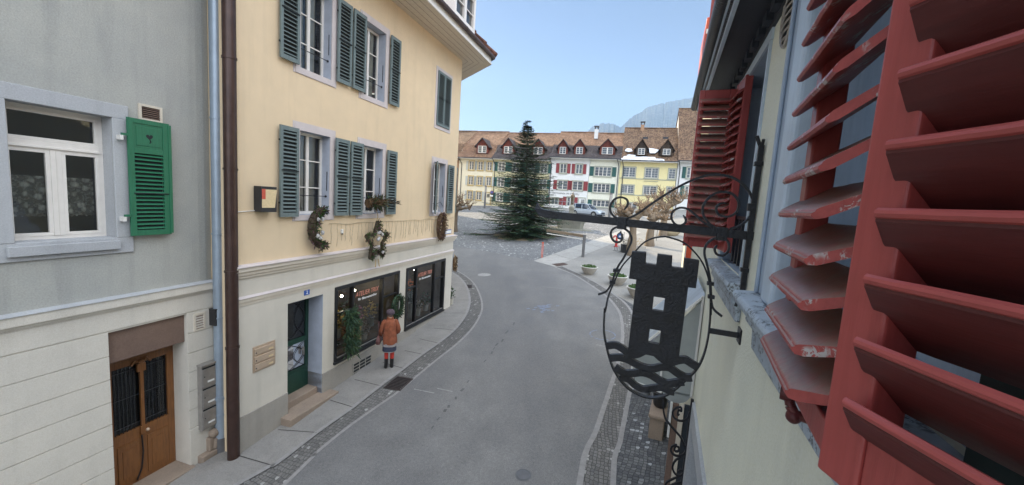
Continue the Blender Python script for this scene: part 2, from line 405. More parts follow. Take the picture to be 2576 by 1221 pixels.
def gravel():
    t = NT('gravel and worn paving'); co = t.coord(world=True)
    fine = t.noise(co, 34, 5, .75); mid = t.noise(co, .9, 6, .6); big = t.noise(co, .13, 4, .6)
    col = t.ramp(mid, [(.3, (.235,.228,.215)), (.7, (.31,.298,.275))])
    col = t.mix(t.ramp(big, [(.45, (0,0,0)), (.65, (.5,.5,.5))]), col, (.20,.197,.19))
    col = t.mix(.5, col, t.ramp(fine, [(.3, (.2,.2,.2)), (.7, (.85,.85,.85))]), 'OVERLAY')
    return t.done(col, .9, t.bump(fine, .015, .5), spec=.2)
M['asphalt'] = asphalt(); M['slab'] = slab(); M['gravel'] = gravel()
M['cob_gut'] = cobble('small gutter cobbles', (.135,.13,.126), (.205,.197,.187), (.36,.355,.34), 13.5, .11, .965, .8, .3)
M['cob_dark'] = cobble('dark footway cobbles', (.085,.088,.095), (.18,.18,.182), (.40,.41,.42), 11.5, .10, .972, 1.15, .4)
M['cob_sq'] = cobble('grey square cobbles', (.15,.153,.16), (.255,.258,.26), (.50,.50,.48), 7.5, .09, .972, .8, .2)
M['kerb'] = plain('pale kerb stone', (.26,.25,.245), .8, .15, 9, bump=.3)
M['joint'] = plain('dark joint', (.06,.055,.052), .95)
M['tar'] = plain('tar seam', (.090,.088,.090), .7, .2)
M['bluepaint'] = plain('faded blue road paint', (.185,.21,.27), .85, .3, 20)
M['whitepaint'] = plain('faded white road paint', (.29,.285,.28), .8, .25, 12)

def sheet(mb, pts, dz, m=0):             # pts: world xy, one flat sheet following the slope
    mb.poly([(p[0], p[1], gz(p[0], p[1]) + dz) for p in pts], m)
def strip(mb, line, w, dz, m=0, side=0):
    n = len(line); L = []; Rr = []
    for i, p in enumerate(line):
        a = V(line[max(i-1,0)][:2]); b = V(line[min(i+1,n-1)][:2]); d = (b-a).normalized(); q = V((-d.y, d.x)); c = V(p[:2])
        L.append(c + q*(w/2 + side)); Rr.append(c + q*(-w/2 + side))
    for i in range(n-1):
        sheet(mb, [Rr[i], Rr[i+1], L[i+1], L[i]], dz, m)
def smooth_line(pts, k=4):
    pts = [V(p[:2]) for p in pts]; out = []
    for i in range(len(pts)-1):
        p0, p1, p2, p3 = pts[max(i-1,0)], pts[i], pts[i+1], pts[min(i+2,len(pts)-1)]
        for j in range(k):
            t = j/k; out.append(.5*((2*p1)+(p2-p0)*t+(2*p0-5*p1+4*p2-p3)*t*t+(3*p1-p0-3*p2+p3)*t**3))
    out.append(pts[-1]); return out

mb = MB()
xs = [-3000,-600,-200,-25,-12,0,12,25,45,200,600,3000]; ys = [-800,-100,-15,0,20,40,60,90,200,600,3500]
vs = [(x, y, gz(x, y)) for y in ys for x in xs]; nx = len(xs)
mb.add(vs, [(j*nx+i, j*nx+i+1, (j+1)*nx+i+1, (j+1)*nx+i) for j in range(len(ys)-1) for i in range(nx-1)])
tag(mb.build('ground', M['gravel']), kind='structure')

LI = smooth_line([(-7.6,1.5)] + [gh(*p) for p in [(600,1221),(687,1175),(795,1093),(887,1028),(957,973),(1015,930),(1062,894),(1102,866),(1142,833),(1164,806),(1178,778),(1181,750),(1172,720),(1155,699),(1132,684)]] + [(-5.2,24.6),(-9,30.5),(-20,48)])
LO = smooth_line([(-5.6,-2)] + [gh(*p) for p in [(715,1221),(785,1150),(870,1080),(940,1030),(1000,988),(1050,946),(1100,905),(1147,868),(1184,832),(1205,800),(1213,774),(1208,745),(1193,715),(1171,695),(1140,676)]] + [(-5.0,26.0),(-8.6,31.8),(-19.5,50)])
RI = smooth_line([(.35,1.0)] + [gh(*p) for p in [(1458,1218),(1501,1081),(1535,977),(1555,914),(1566,851),(1562,797),(1546,768),(1524,745),(1483,716),(1442,691),(1397,673)]])
RO = smooth_line([(.75,.8)] + [gh(*p) for p in [(1542,1221),(1560,1112),(1578,1018),(1590,950),(1600,880),(1600,815),(1580,772),(1548,744),(1503,714),(1458,690),(1415,671)]])
FAR = [gh(*p) for p in [(1370,664),(1342,656),(1319,653),(1254,638),(1185,626),(1139,619)]] + [V((-9,37.5,0)),(-19,55)]
# road
mb = MB()
left = LO; right = RI + [V(p[:2]) for p in FAR]
n = 60
def resample(l, n):
    l = [V(p[:2]) for p in l]; d = [0]
    for i in range(1, len(l)): d.append(d[-1]+(l[i]-l[i-1]).length)
    out = []; j = 0
    for i in range(n):
        s = d[-1]*i/(n-1)
        while j < len(l)-2 and d[j+1] < s: j += 1
        t = (s-d[j])/max(1e-9, d[j+1]-d[j]); out.append(l[j].lerp(l[j+1], t))
    return out
A_, B_ = resample(left, n), resample(right, n)
for i in range(n-1): sheet(mb, [A_[i], B_[i], B_[i+1], A_[i+1]], .004)
road = tag(mb.build('road', M['asphalt']), kind='structure')
mb = MB()
seam = [gh(x+rnd.uniform(-2,2), y) for x, y in [(1296,812),(1286,828),(1270,850),(1258,866),(1248,882)]]
for k in range(26):
    f = k/25; x = 1296-f*205; y = 812+f*260
    if rnd.random() < .62:
        a = gh(x+rnd.uniform(-3,3), y); b = gh(x-5+rnd.uniform(-4,4), y+7); strip(mb, [a, b], rnd.uniform(.025,.07), .009, 0)
for a, b in (((1042,980),(1092,990)),((1500,868),(1542,876)),((1100,978),(1138,986)),((1365,722),(1420,727))): strip(mb, [gh(*a), gh(*b)], .03, .009, 1)
for k in range(34):
    x, y = 1365+rnd.gauss(0,17), 775+rnd.gauss(0,5); a = gh(x, y); sheet(mb, [(a.x+u, a.y+w) for u, w in ((0,0),(.13,.02),(.15,.12),(.02,.1))], .009+k*.0002, 2)
c = gh(1516, 843); 
for k in range(28):
    q0, q1 = 2*PI*k/28, 2*PI*(k+1)/28
    if rnd.random() < .85: sheet(mb, [(c.x+r*math.cos(q), c.y+r*math.sin(q)) for r, q in ((.40,q0),(.40,q1),(.45,q1),(.45,q0))], .009, 2)
tag(mb.build('road_markings', [M['tar'], M['whitepaint'], M['bluepaint']]), kind='structure')
# left gutter, kerb lines, pavement
mb = MB()
a, b = resample(LI, 70), resample(LO, 70)
for i in range(69): sheet(mb, [a[i], b[i], b[i+1], a[i+1]], .008)
tag(mb.build('gutter_cobbles', M['cob_gut']), kind='structure')
mb = MB(); strip(mb, LO, .075, .013); strip(mb, LI, .10, .034)
strip(mb, RI, .11, .013); strip(mb, RO, .10, .013)
tag(mb.build('kerb', M['kerb']), kind='structure')
mb = MB()
wl = [V((-9.3,1.5)), V((-5.76-.28*5,6.76-.96*5)), HB.w(-.6,.5,0).xy, HB.w(0,.3,0).xy, HB.w(9.1,.3,0).xy, HB.w(11.9,3.4,0).xy, V((-9.0,29)), V((-24,48))]
a, b = resample(wl, 70), resample(LI, 70)
for i in range(69): sheet(mb, [a[i], b[i], b[i+1], a[i+1]], .030)
for p, q in (((585,1146),(687,1176)),((700,1085),(797,1092)),((830,1010),(888,1028)),((892,958),(957,974)),((963,915),(1015,930)),((1018,885),(1062,894)),((1055,855),(1102,866)),((1092,828),(1142,833)),((1117,790),(1172,790)),((1124,757),(1181,757))):
    strip(mb, [gh(*p), gh(*q)], .022, .034, 1)
tag(mb.build('pavement', [M['slab'], M['joint']]), kind='structure')
mb = MB()
a, b = resample(RO, 50), resample(RI, 50)
for i in range(49): sheet(mb, [b[i], a[i], a[i+1], b[i+1]], .008)
tag(mb.build('gutter_cobbles', M['cob_gut']), kind='structure')
mb = MB()
wr = [RW.w(-s, .4, 0).xy for s in (0, 2, 4, 6, 8, 11, 14.5)]
a, b = resample(RO[:34], 40), resample(wr, 40)
for i in range(39): sheet(mb, [a[i], b[i], b[i+1], a[i+1]], .006)
tag(mb.build('footway_cobbles', M['cob_dark']), kind='structure')
# square: grey cobbles left of the concrete path, path
P1, P2, P3, P4 = gh(1342,657), gh(1394,671), gh(1556,608), gh(1517,596)
d = (P4-P1).normalized()
mb = MB(); sheet(mb, [V(p[:2]) for p in FAR] + [V((-19,75)), V((-2,75)), (P1+d*30).xy, P1.xy, gh(1365,662).xy], .005)
tag(mb.build('square_cobbles', M['cob_sq']), kind='structure')
mb = MB(); 
for k in range(7):
    f0, f1 = k/6*1.35, (k+1)/6*1.35-.008
    sheet(mb, [P1.lerp(P4,f0), P2.lerp(P3,f0), P2.lerp(P3,f1), P1.lerp(P4,f1)], .012)
tag(mb.build('path', M['concrete']), kind='structure')
def cover(name, label, px, r, mat, slots=False):
    p = gh(*px); t = thing(name, label, 'manhole cover', (p.x, p.y, gz(p.x, p.y)+.006))
    t.rotation_euler = (math.atan(GY), -math.atan(GX), 0)
    m = MB(); m.lathe([(r*.99,0),(r,.004),(r*.86,.0045),(r*.85,.002),(r*.80,.002),(r*.79,.006),(.001,.0065)], 32); m.build('cover_plate', mat, t, 30)
    return t
cover('manhole_cover', 'round pale manhole cover in the road near the square', (1218,692), .36, M['whitepaint'])
cover('manhole_cover', 'small round iron cover in the road in front of the kerb at the bottom edge', (1316,1196), .15, M['post'])
def grate(label, px, w, l, ang):
    p = gh(*px); t = thing('drain_grate', label, 'drain grate', (p.x, p.y, gz(p.x, p.y)+.010), ang, 'iron drain grates in the gutter')
    t.rotation_euler = (math.atan(GY*math.cos(ang)-GX*math.sin(ang)), -math.atan(GX*math.cos(ang)+GY*math.sin(ang)), ang)
    m = MB()
    m.box(-l/2,l/2,-w/2,w/2,-.05,.001,1)
    m.box(-l/2,l/2,-w/2,-w/2+.03,.001,.014); m.box(-l/2,l/2,w/2-.03,w/2,.001,.014); m.box(-l/2,-l/2+.03,-w/2+.03,w/2-.03,.001,.014); m.box(l/2-.03,l/2,-w/2+.03,w/2-.03,.001,.014)
    for k in range(9):
        x = -l/2+.06+k*(l-.12)/8; m.hexa([(x-.014,-w/2+.03,.002),(x+.014,-w/2+.03,.002),(x+.034,w/2-.03,.002),(x+.006,w/2-.03,.002),(x-.014,-w/2+.03,.013),(x+.014,-w/2+.03,.013),(x+.034,w/2-.03,.013),(x+.006,w/2-.03,.013)])
    m.build('iron_frame', [M['grating'], M['shut_d']], t)
grate('brown iron drain grate in the gutter in front of the person in the orange coat', (1003,966), .50, .62, R(73))
grate('dark iron drain grate in the gutter at the bend by the house corner', (1177,722), .42, .52, R(95))
p = gh(1410,666)
t = thing('access_cover', 'flat rusty square cover in the gravel beside the concrete path', 'access cover', (p.x,p.y,gz(p.x,p.y)+.005), R(30)); t.rotation_euler = (math.atan(GY),-math.atan(GX),R(30))
m = MB(); m.box(-.45,.45,-.28,.28,0,.012); m.box(-.40,-.02,-.23,.23,.012,.016); m.box(.02,.40,-.23,.23,.012,.016); m.build('cover_plate', M['rust'], t, bev=.004)

# ================================================================== MOUNTAINS, SKY, HAZE, LIGHT
def ridge(name, dist, pts, base_drop, depth, mat, seed, rough):
    """pts: (azimuth deg, elevation deg) skyline as seen from the window"""
    r = random.Random(seed); mb = MB(); cols = []
    N = 420
    for i in range(N+1):
        f = i/N*(len(pts)-1); k = min(int(f), len(pts)-2); u = f-k
        az = pts[k][0]*(1-u)+pts[k+1][0]*u; el = pts[k][1]*(1-u)+pts[k+1][1]*u
        D = dist*(1+.06*math.sin(az*.35))
        h = D*math.tan(R(el)) + NZ.noise(V((az*1.3, seed, 0)))*rough*.9 + NZ.noise(V((az*5.1, seed, 4)))*rough*.35 + r.uniform(-.5,.5)*rough*.45
        col = []
        for j in range(15):
            g = j/14; rr = D + depth*(g-.0) ; rr = D - depth*(1-g)
            z = (h)*(g**.8) + (NZ.noise(V((az*.9, j*.35, seed)))*rough*1.6*g*(1-g)*2)
            if j > 2: z += r.uniform(-.3,.3)*rough*.25*(1-g)
            col.append((rr*math.sin(R(az)), rr*math.cos(R(az)), 5+z if j else -60))
        cols.append(col)
    vs = [p for c in cols for p in c]
    mb.add(vs, [(i*15+j, (i+1)*15+j, (i+1)*15+j+1, i*15+j+1) for i in range(N) for j in range(14)])
    return tag(mb.build(name, mat), kind='structure')
t = NT('forested hillside'); co = t.coord(world=True)
col = t.ramp(t.noise(co, .03, 8, .7), [(.35, (.045,.062,.055)), (.55, (.085,.10,.09)), (.72, (.20,.21,.21))])
M['hill'] = t.done(col, .95, t.bump(t.noise(co, .06, 6, .7), 14, .8), spec=.1)
ridge('mountain', 3000, [(7,7.5),(9.2,9.6),(10.3,10.95),(11.6,11.45),(13.2,11.35),(14.2,10.9),(15.0,11.9),(16.0,12.6),(17.9,13.7),(20,14.2),(22,14.4),(24,14.7),(27,15.4),(31,15),(36,13),(42,11)], 0, 1400, M['hill'], 3, 20)
ridge('hills', 3250, [(-55,3),(-40,4.5),(-25,3.6),(-12,4.4),(0,5.2),(6,6.2),(9,5.5)], 0, 1200, M['hill'], 9, 22)
mb = MB(); mb.box(-3600,3600,-850,3560,-240,1010)
t = NT('valley haze'); pv = t.n('ShaderNodeVolumePrincipled')
pv.inputs['Color'].default_value = (.50,.70,1.0,1); pv.inputs['Density'].default_value = HAZE; pv.inputs['Anisotropy'].default_value = -.1
t.l(pv.outputs[0], t.out.inputs['Volume'])
hz = tag(mb.build('haze', t.m), kind='stuff')
hz.display_type = 'WIRE'

SUN_AZ, SUN_EL = -34.0, 27.0             # degrees right of the view axis, degrees up
sd = V((math.sin(R(SUN_AZ))*math.cos(R(SUN_EL)), math.cos(R(SUN_AZ))*math.cos(R(SUN_EL)), math.sin(R(SUN_EL))))
su = bpy.data.lights.new('sun', 'SUN'); su.energy = SUNE; su.angle = R(.53); su.color = (1, .83, .58)
so = bpy.data.objects.new('sun', su); COL.objects.link(so); so.rotation_euler = (-sd).to_track_quat('-Z', 'Y').to_euler(); so.location = sd*200
w = bpy.data.worlds.new('World'); SC.world = w; w.use_nodes = True; nt = w.node_tree; nt.nodes.clear()
sky = nt.nodes.new('ShaderNodeTexSky'); sky.sky_type = 'NISHITA'; sky.sun_disc = False
sky.sun_elevation = R(SUN_EL); sky.sun_rotation = R(SUN_AZ); sky.altitude = 560; sky.air_density = 1.0; sky.dust_density = .35; sky.ozone_density = 2.2
bg = nt.nodes.new('ShaderNodeBackground'); bg.inputs[1].default_value = SKYE
wo = nt.nodes.new('ShaderNodeOutputWorld')
# added fill light overhead and behind the viewer, clear sky ahead
def wn(t_, **k):
    o = nt.nodes.new(t_)
    for a, b in k.items(): setattr(o, a, b)
    return o
tc = wn('ShaderNodeTexCoord'); dp = wn('ShaderNodeVectorMath', operation='DOT_PRODUCT'); nt.links.new(tc.outputs['Generated'], dp.inputs[0]); dp.inputs[1].default_value = V((.30,-.52,.80)).normalized()
cn = wn('ShaderNodeTexNoise'); cn.inputs['Scale'].default_value = 3.5; cn.inputs['Detail'].default_value = 6; nt.links.new(tc.outputs['Generated'], cn.inputs['Vector'])
ma = wn('ShaderNodeMath', operation='MULTIPLY_ADD'); nt.links.new(cn.outputs['Fac'], ma.inputs[0]); ma.inputs[1].default_value = .36; ma.inputs[2].default_value = -.18
mb_ = wn('ShaderNodeMath', operation='ADD'); nt.links.new(dp.outputs['Value'], mb_.inputs[0]); nt.links.new(ma.outputs[0], mb_.inputs[1])
mr = wn('ShaderNodeMapRange', interpolation_type='SMOOTHSTEP'); mr.inputs['From Min'].default_value = .34; mr.inputs['From Max'].default_value = .80; nt.links.new(mb_.outputs[0], mr.inputs['Value'])
cb = wn('ShaderNodeBackground'); cb.inputs[0].default_value = (.91,.97,1.05,1); cb.inputs[1].default_value = FILL
mw = wn('ShaderNodeMixShader'); nt.links.new(mr.outputs[0], mw.inputs[0]); nt.links.new(sky.outputs[0], bg.inputs[0]); nt.links.new(bg.outputs[0], mw.inputs[1]); nt.links.new(cb.outputs[0], mw.inputs[2]); nt.links.new(mw.outputs[0], wo.inputs[0])
cam = bpy.data.cameras.new('camera'); cam.sensor_width = 36; cam.lens = F/2576*36; cam.clip_start = .01; cam.clip_end = 9000
co_ = bpy.data.objects.new('camera', cam); COL.objects.link(co_)
mt = Matrix((( ix.x, -iy.x, -fw.x, EYE.x), (ix.y, -iy.y, -fw.y, EYE.y), (ix.z, -iy.z, -fw.z, EYE.z), (0,0,0,1)))
co_.matrix_world = mt; SC.camera = co_
SC.view_settings.view_transform = 'Standard'; SC.view_settings.look = 'None'; SC.view_settings.exposure = EXPO; SC.view_settings.gamma = 1
SC.cycles.use_denoising = True
SC.cycles.max_bounces = 7; SC.cycles.diffuse_bounces = 4; SC.cycles.glossy_bounces = 3; SC.cycles.transmission_bounces = 4; SC.cycles.transparent_max_bounces = 10; SC.cycles.volume_bounces = 1
SC.cycles.sample_clamp_indirect = 6; SC.cycles.caustics_reflective = False; SC.cycles.caustics_refractive = False
# ================================================================== YELLOW CORNER HOUSE
def wall(mb, x0, x1, z0, z1, holes, m=0, y=0.0, mr=None):
    xs = sorted({x0, x1, *[h[0] for h in holes], *[h[1] for h in holes]}); zs = sorted({z0, z1, *[h[2] for h in holes], *[h[3] for h in holes]})
    xs = [x for x in xs if x0 <= x <= x1]; zs = [z for z in zs if z0 <= z <= z1]
    for i in range(len(xs)-1):
        for j in range(len(zs)-1):
            cx, cz = (xs[i]+xs[i+1])/2, (zs[j]+zs[j+1])/2
            if any(h[0] < cx < h[1] and h[2] < cz < h[3] for h in holes): continue
            mb.poly([(xs[i],y,zs[j]),(xs[i+1],y,zs[j]),(xs[i+1],y,zs[j+1]),(xs[i],y,zs[j+1])], m)
    for h in holes:
        a, b, c, d, dep = h[:5]; k = h[5] if len(h) > 5 else (m if mr is None else mr)
        c = max(c, z0); d = min(d, z1)
        for q in ([(a,y,c),(a,y+dep,c),(a,y+dep,d),(a,y,d)], [(b,y,c),(b,y,d),(b,y+dep,d),(b,y+dep,c)], [(a,y,d),(a,y+dep,d),(b,y+dep,d),(b,y,d)], [(a,y,c),(b,y,c),(b,y+dep,c),(a,y+dep,c)]):
            mb.poly(q, k)
def ring(mb, x0, x1, z0, z1, w, ya, yb, m=0, wb=None, wt=None):   # rectangular frame around an opening x0..x1, z0..z1
    wb = w if wb is None else wb; wt = w if wt is None else wt
    mb.box(x0-w, x1+w, ya, yb, z1, z1+wt, m)
    if wb: mb.box(x0-w, x1+w, ya, yb, z0-wb, z0, m)
    mb.box(x0-w, x0, ya, yb, z0, z1, m); mb.box(x1, x1+w, ya, yb, z0, z1, m)
def casement(w, h, bars=(1/3, 2/3), fr=.055, mul=.075, d=.05):
    mb = MB(); ring(mb, fr, w-fr, fr, h-fr, fr, 0, d)
    mb.box(w/2-mul/2, w/2+mul/2, -.006, d-.006, fr, h-fr)
    for b in bars:
        mb.box(fr, w/2-mul/2, .008, .028, h*b-.012, h*b+.012); mb.box(w/2+mul/2, w-fr, .008, .028, h*b-.012, h*b+.012)
    return mb
def pane(w, h, y=.03, fr=.05):
    mb = MB(); mb.poly([(fr,y,fr),(w-fr,y,fr),(w-fr,y,h-fr),(fr,y,h-fr)]); return mb
def louvre(w, h, n, st=.062, rail=.085, dep=.042, mid=True):
    """hinged louvred leaf, x 0..w, front face at y=0, body behind"""
    mb = MB()
    mb.box(0, st, 0, dep, 0, h); mb.box(w-st, w, 0, dep, 0, h); mb.box(st, w-st, .001, dep-.001, 0, rail); mb.box(st, w-st, .001, dep-.001, h-rail, h)
    p = (h-2*rail)/n
    for i in range(n):
        z = rail+p*(i+.5)
        a = V((0, -.002, -.020)); b = V((0, dep-.004, .026))
        mb.beam((st-.002, dep/2-.003, z), (w-st+.002, dep/2-.003, z), .050, .011, up=(0, -.62, .78))
    mb.poly([(st,dep-.003,rail),(w-st,dep-.003,rail),(w-st,dep-.003,h-rail),(st,dep-.003,h-rail)], 1)  # dark sheet imitating the shade between the slats
    if mid: mb.box(.02, w-.02, -.022, -.002, h*.512, h*.512+.022, 1)
    for z in (h*.16, h*.84): mb.box(-.03, .03, dep*.3, dep*.3+.012, z-.018, z+.018, 1)
    return mb

hb = thing('corner_house', 'yellow corner house with grey green louvred shutters above a black framed flower shop', 'house', HB.o, HB.ang)
OW = [(1.42, 2.29, 4.38, 6.18), (3.41, 4.29, 4.38, 6.18), (7.26, 8.14, 4.38, 6.18), (1.42, 2.29, 7.46, 9.28), (3.41, 4.29, 7.46, 9.28)]
SH3 = (7.26, 8.24, 7.46, 9.30)
mb = MB(); wall(mb, 0, 9.15, 3.40, 10.26, [(*o, .27, 1) for o in OW], 0)
wall(mb, 0, 9.15, -1.2, 3.40, [(1.15, 2.15, -1.2, 2.46, .55, 3), (2.55, 5.33, .57, 2.55, .16, 4), (5.75, 8.50, .46, 2.56, .16, 4)], 2)
B_, C_, D_, E_ = (9.15,0), (14.4,6.05), (10,12), (0,10)
for p, q in ((B_,C_),(C_,D_),(D_,E_),(E_,(0,0))): mb.poly([(p[0],p[1],-1.5),(q[0],q[1],-1.5),(q[0],q[1],10.26),(p[0],p[1],10.26)], 0 if p == B_ else 0)
mb.build('wall', [M['cream'], M['lilac_in'], M['cream_low'], M['lilac_in'], M['black']], hb)
mb = MB()                                  # plinth, proud of the wall
for x0, x1 in ((0, 1.15), (2.15, 9.17)): mb.box(x0, x1, -.025, .0, -1.2, .455)
mb.box(2.15, 2.175, .0, .5, -1.2, .455)
mb.build('plinth', M['plinth'], hb, bev=.006)
mb = MB()                                  # moulded belts
for z0, z1, d in ((3.20,3.262,.035),(3.262,3.335,.065),(3.335,3.415,.10)):
    mb.box(-.02-d*.3, 9.15+d, -d, .0, z0, z1); mb.hexa([(9.15,0,z0),(9.15+d,-d,z0),(9.4+d*.9,.25,z0),(9.4,.29,z0),(9.15,0,z1),(9.15+d,-d,z1),(9.4+d*.9,.25,z1),(9.4,.29,z1)])
mb.hexa([(-.05,-.125,3.415),(9.28,-.125,3.415),(9.2,0,3.415),(0,0,3.415),(-.05,-.125,3.43),(9.28,-.125,3.43),(9.2,0,3.462),(0,0,3.462)], 1)
mb.box(0,9.16,-.012,0,2.665,2.735,0); mb.box(0,9.18,-.035,0,2.735,2.80,0); mb.hexa([(0,-.05,2.80),(9.2,-.05,2.80),(9.17,0,2.80),(0,0,2.80),(0,-.05,2.81),(9.2,-.05,2.81),(9.17,0,2.845),(0,0,2.845)], 1)
mb.build('cornice', [M['trim'], M['lilac']], hb)
# window surrounds, casements, shutters
for o in OW:
    mb = MB(); ring(mb, o[0], o[1], o[2], o[3], .125, -.022, 0.0); ring(mb, o[0]-.125, o[1]+.125, o[2]-.10, o[3]+.125, .045, -.010, 0.0, wb=.035)
    mb.build('window_surround', M['lilac'], hb)
mb = MB(); ring(mb, SH3[0]-.01, SH3[1]+.01, SH3[2]-.01, SH3[3]+.01, .11, -.02, 0); mb.build('window_surround', M['lilac'], hb)
W0 = None
for i, o in enumerate(OW):
    w, h = o[1]-o[0], o[3]-o[2]
    if W0 is None:
        W0 = casement(w, h, fr=.06).build('window', M['white'], hb); W0p = pane(w, h).build('pane', M['glass'], W0); o1 = W0
    else:
        o1 = W0.copy(); COL.objects.link(o1); p1 = W0p.copy(); COL.objects.link(p1); p1.parent = o1
    o1.location = (o[0], .215, o[2])
    m = MB(); x0, x1 = (.0, w)
    yc = .075
    for k in range(18):                    # gathered curtains; the widest pair imitates a pale reflection in the glass
        f0, f1 = k/18, (k+1)/18; cr_, cl_ = ((.30,.40),(.12,.10),(.0,.0),(.24,.34),(.30,.20))[i]
        y0, y1 = yc+.018*math.sin(k*2.1), yc+.018*math.sin((k+1)*2.1)
        if cr_: a, b = w*.53+f0*w*cr_, w*.53+f1*w*cr_; m.poly([(a,y0,.05),(b,y1,.05),(b,y1,h-.05),(a,y0,h-.05)])
        if cl_: a, b = .05+f0*w*cl_, .05+f1*w*cl_; m.poly([(a,y0,.05),(b,y1,.05),(b,y1,h-.05),(a,y0,h-.05)])
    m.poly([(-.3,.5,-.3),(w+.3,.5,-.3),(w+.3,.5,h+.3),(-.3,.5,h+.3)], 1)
    m.build('curtain', [M['curtain'], M['dark']], o1)
    m = MB()
    if i != 2: m.tube([(.02,-.13,.42),(w-.02,-.13,.42)], .009, 6); m.blob((w-.01,-.13,.42), .028, 0, 8, 5)
    else: m.tube([(.02,-.13,.32),(w*.6,-.12,.30),(w-.1,-.13,.38),(w+.05,-.2,.15)], .009, 6)
    m.box(w-.005, w+.001, -.16, -.14, .55, 1.0)
    m.build('window_bar', M['iron'], o1)
sp = louvre(.455, 1.84, 21).build('shutter', [M['shut_g'], M['shut_d']], hb)
pos = []
for z in (4.35, 7.475):
    pos += [(.875, z, 0), (2.405, z, 0), (2.925, z, 0), (4.435, z, 0)]
pos += [(8.28, 4.335, 0)]
sp.location = (pos[0][0], -.10, pos[0][1])
for x, z, r in pos[1:]:
    c = sp.copy(); COL.objects.link(c); c.location = (x, -.10, z)
c = sp.copy(); COL.objects.link(c); c.location = (6.97, -.33, 4.335); c.rotation_euler = (0,0,R(32))
s3 = louvre(.488, 1.84, 22, st=.05).build('shutter', [M['shut_g'], M['shut_d']], hb); s3.location = (7.258, -.055, 7.46); s3['label'] = 'closed shutter leaf'
c = s3.copy(); COL.objects.link(c); c.location = (7.754, -.055, 7.46)
a = R(49); c = sp.copy(); COL.objects.link(c); c.location = (9.15+.28*math.cos(a)+.17*math.sin(a), .28*math.sin(a)-.17*math.cos(a), 4.335); c.rotation_euler = (0,0,a); c['label'] = 'shutter on the side wall, seen edge-on'
# eaves, soffit, gutter, roof
mb = MB()
ev = [(-.4,-1.0),(9.6,-1.0),(15.15,5.39),(10.3,13.1),(-.4,11)]
for p, q, a_, b_ in (((-.4,-1.0),(9.6,-1.0),(-.4,.02),(9.14,.02)), ((9.6,-1.0),(15.15,5.39),(9.14,.02),(14.4,6.05))):
    n = 5
    for k in range(n):
        f0, f1 = k/n, (k+1)/n-.012
        L = lambda u, v, f: (u[0]+(v[0]-u[0])*f, u[1]+(v[1]-u[1])*f, 10.25)
        mb.poly([L(p,a_,f0), L(q,b_,f0), L(q,b_,f1), L(p,a_,f1)])
mb.build('soffit', M['soffit'], hb)
mb = MB()
off = lambda d: [(-.4,-1.0-d),(9.6+d*.45,-1.0-d),(15.15+d*1.0,5.39-d*.2)]
for z0, z1, d in ((10.235,10.30,.04),(10.30,10.47,.015)):
    a_, b_ = off(0), off(d)
    for i in range(2): mb.hexa([(*a_[i],z0),(*b_[i],z0),(*b_[i+1],z0),(*a_[i+1],z0),(*a_[i],z1),(*b_[i],z1),(*b_[i+1],z1),(*a_[i+1],z1)])
mb.build('fascia', M['white2'], hb)
mb = MB(); g = off(.10); pts = [(*g[0],10.50)]+[(g[0][0]+(g[1][0]-g[0][0])*k/12, g[0][1], 10.50) for k in range(1,12)]+[(*g[1],10.50)]
mb.tube(pts, .075, 10); mb.tube([(*g[1],10.50),(*g[2],10.50)], .075, 10)
for k in range(1, 14): mb.tube([(k*.72-.2, -1.10, 10.50), (k*.72-.185, -1.10, 10.50)], .082, 10)
mb.build('gutter', M['gutter'], hb, 40)
mb = MB(); z = 10.53; e5 = [(-.5,-1.16,z),(9.68,-1.16,z),(15.4,5.42,z),(10.3,13.3,z),(-.5,11.2,z)]; r1, r2 = (-.5,4.9,16.2), (8.3,4.9,16.2)
e6 = [(x,y,zz-.06) for x, y, zz in e5]
mb.poly([e5[0],e5[1],r2,r1]); mb.poly([e5[1],e5[2],r2]); mb.poly([e5[2],e5[3],r2]); mb.poly([e5[3],e5[4],r1,r2]); mb.poly([e5[4],e5[0],r1])
for i in range(5): j = (i+1) % 5; mb.poly([e6[i],e6[j],e5[j],e5[i]])
mb.poly(e6[::-1])
for k in range(14):                        # hip tiles step down the corner
    f = k/14; p = V(e5[1]).lerp(V(r2), f); q = V(e5[1]).lerp(V(r2), f+.08); mb.tube([p+V((0,0,.05)), q+V((0,0,.01))], [.13,.10], 7)
mb.build('roof', M['roof_red'], hb)
dm = MB(); ring(dm, 6.95, 8.35, 11.05, 12.5, .14, -.75, -.55); dm.box(7.57,7.73,-.75,-.55,11.05,12.5); dm.box(6.81,6.86,-.55,1.6,10.9,12.6); dm.box(8.44,8.49,-.55,1.6,10.9,12.6)
for k in (11.5, 12.0): dm.box(6.95,8.35,-.72,-.69,k-.015,k+.015)
do = dm.build('dormer', M['white'], hb)
dm = MB(); dm.box(6.5,8.85,-1.05,2.6,12.6,12.75); dm.build('dormer_roof', M['soffit'], do); dm = MB(); dm.poly([(6.95,-.66,11.05),(8.35,-.66,11.05),(8.35,-.66,12.5),(6.95,-.66,12.5)]); dm.build('pane', M['glass'], do)
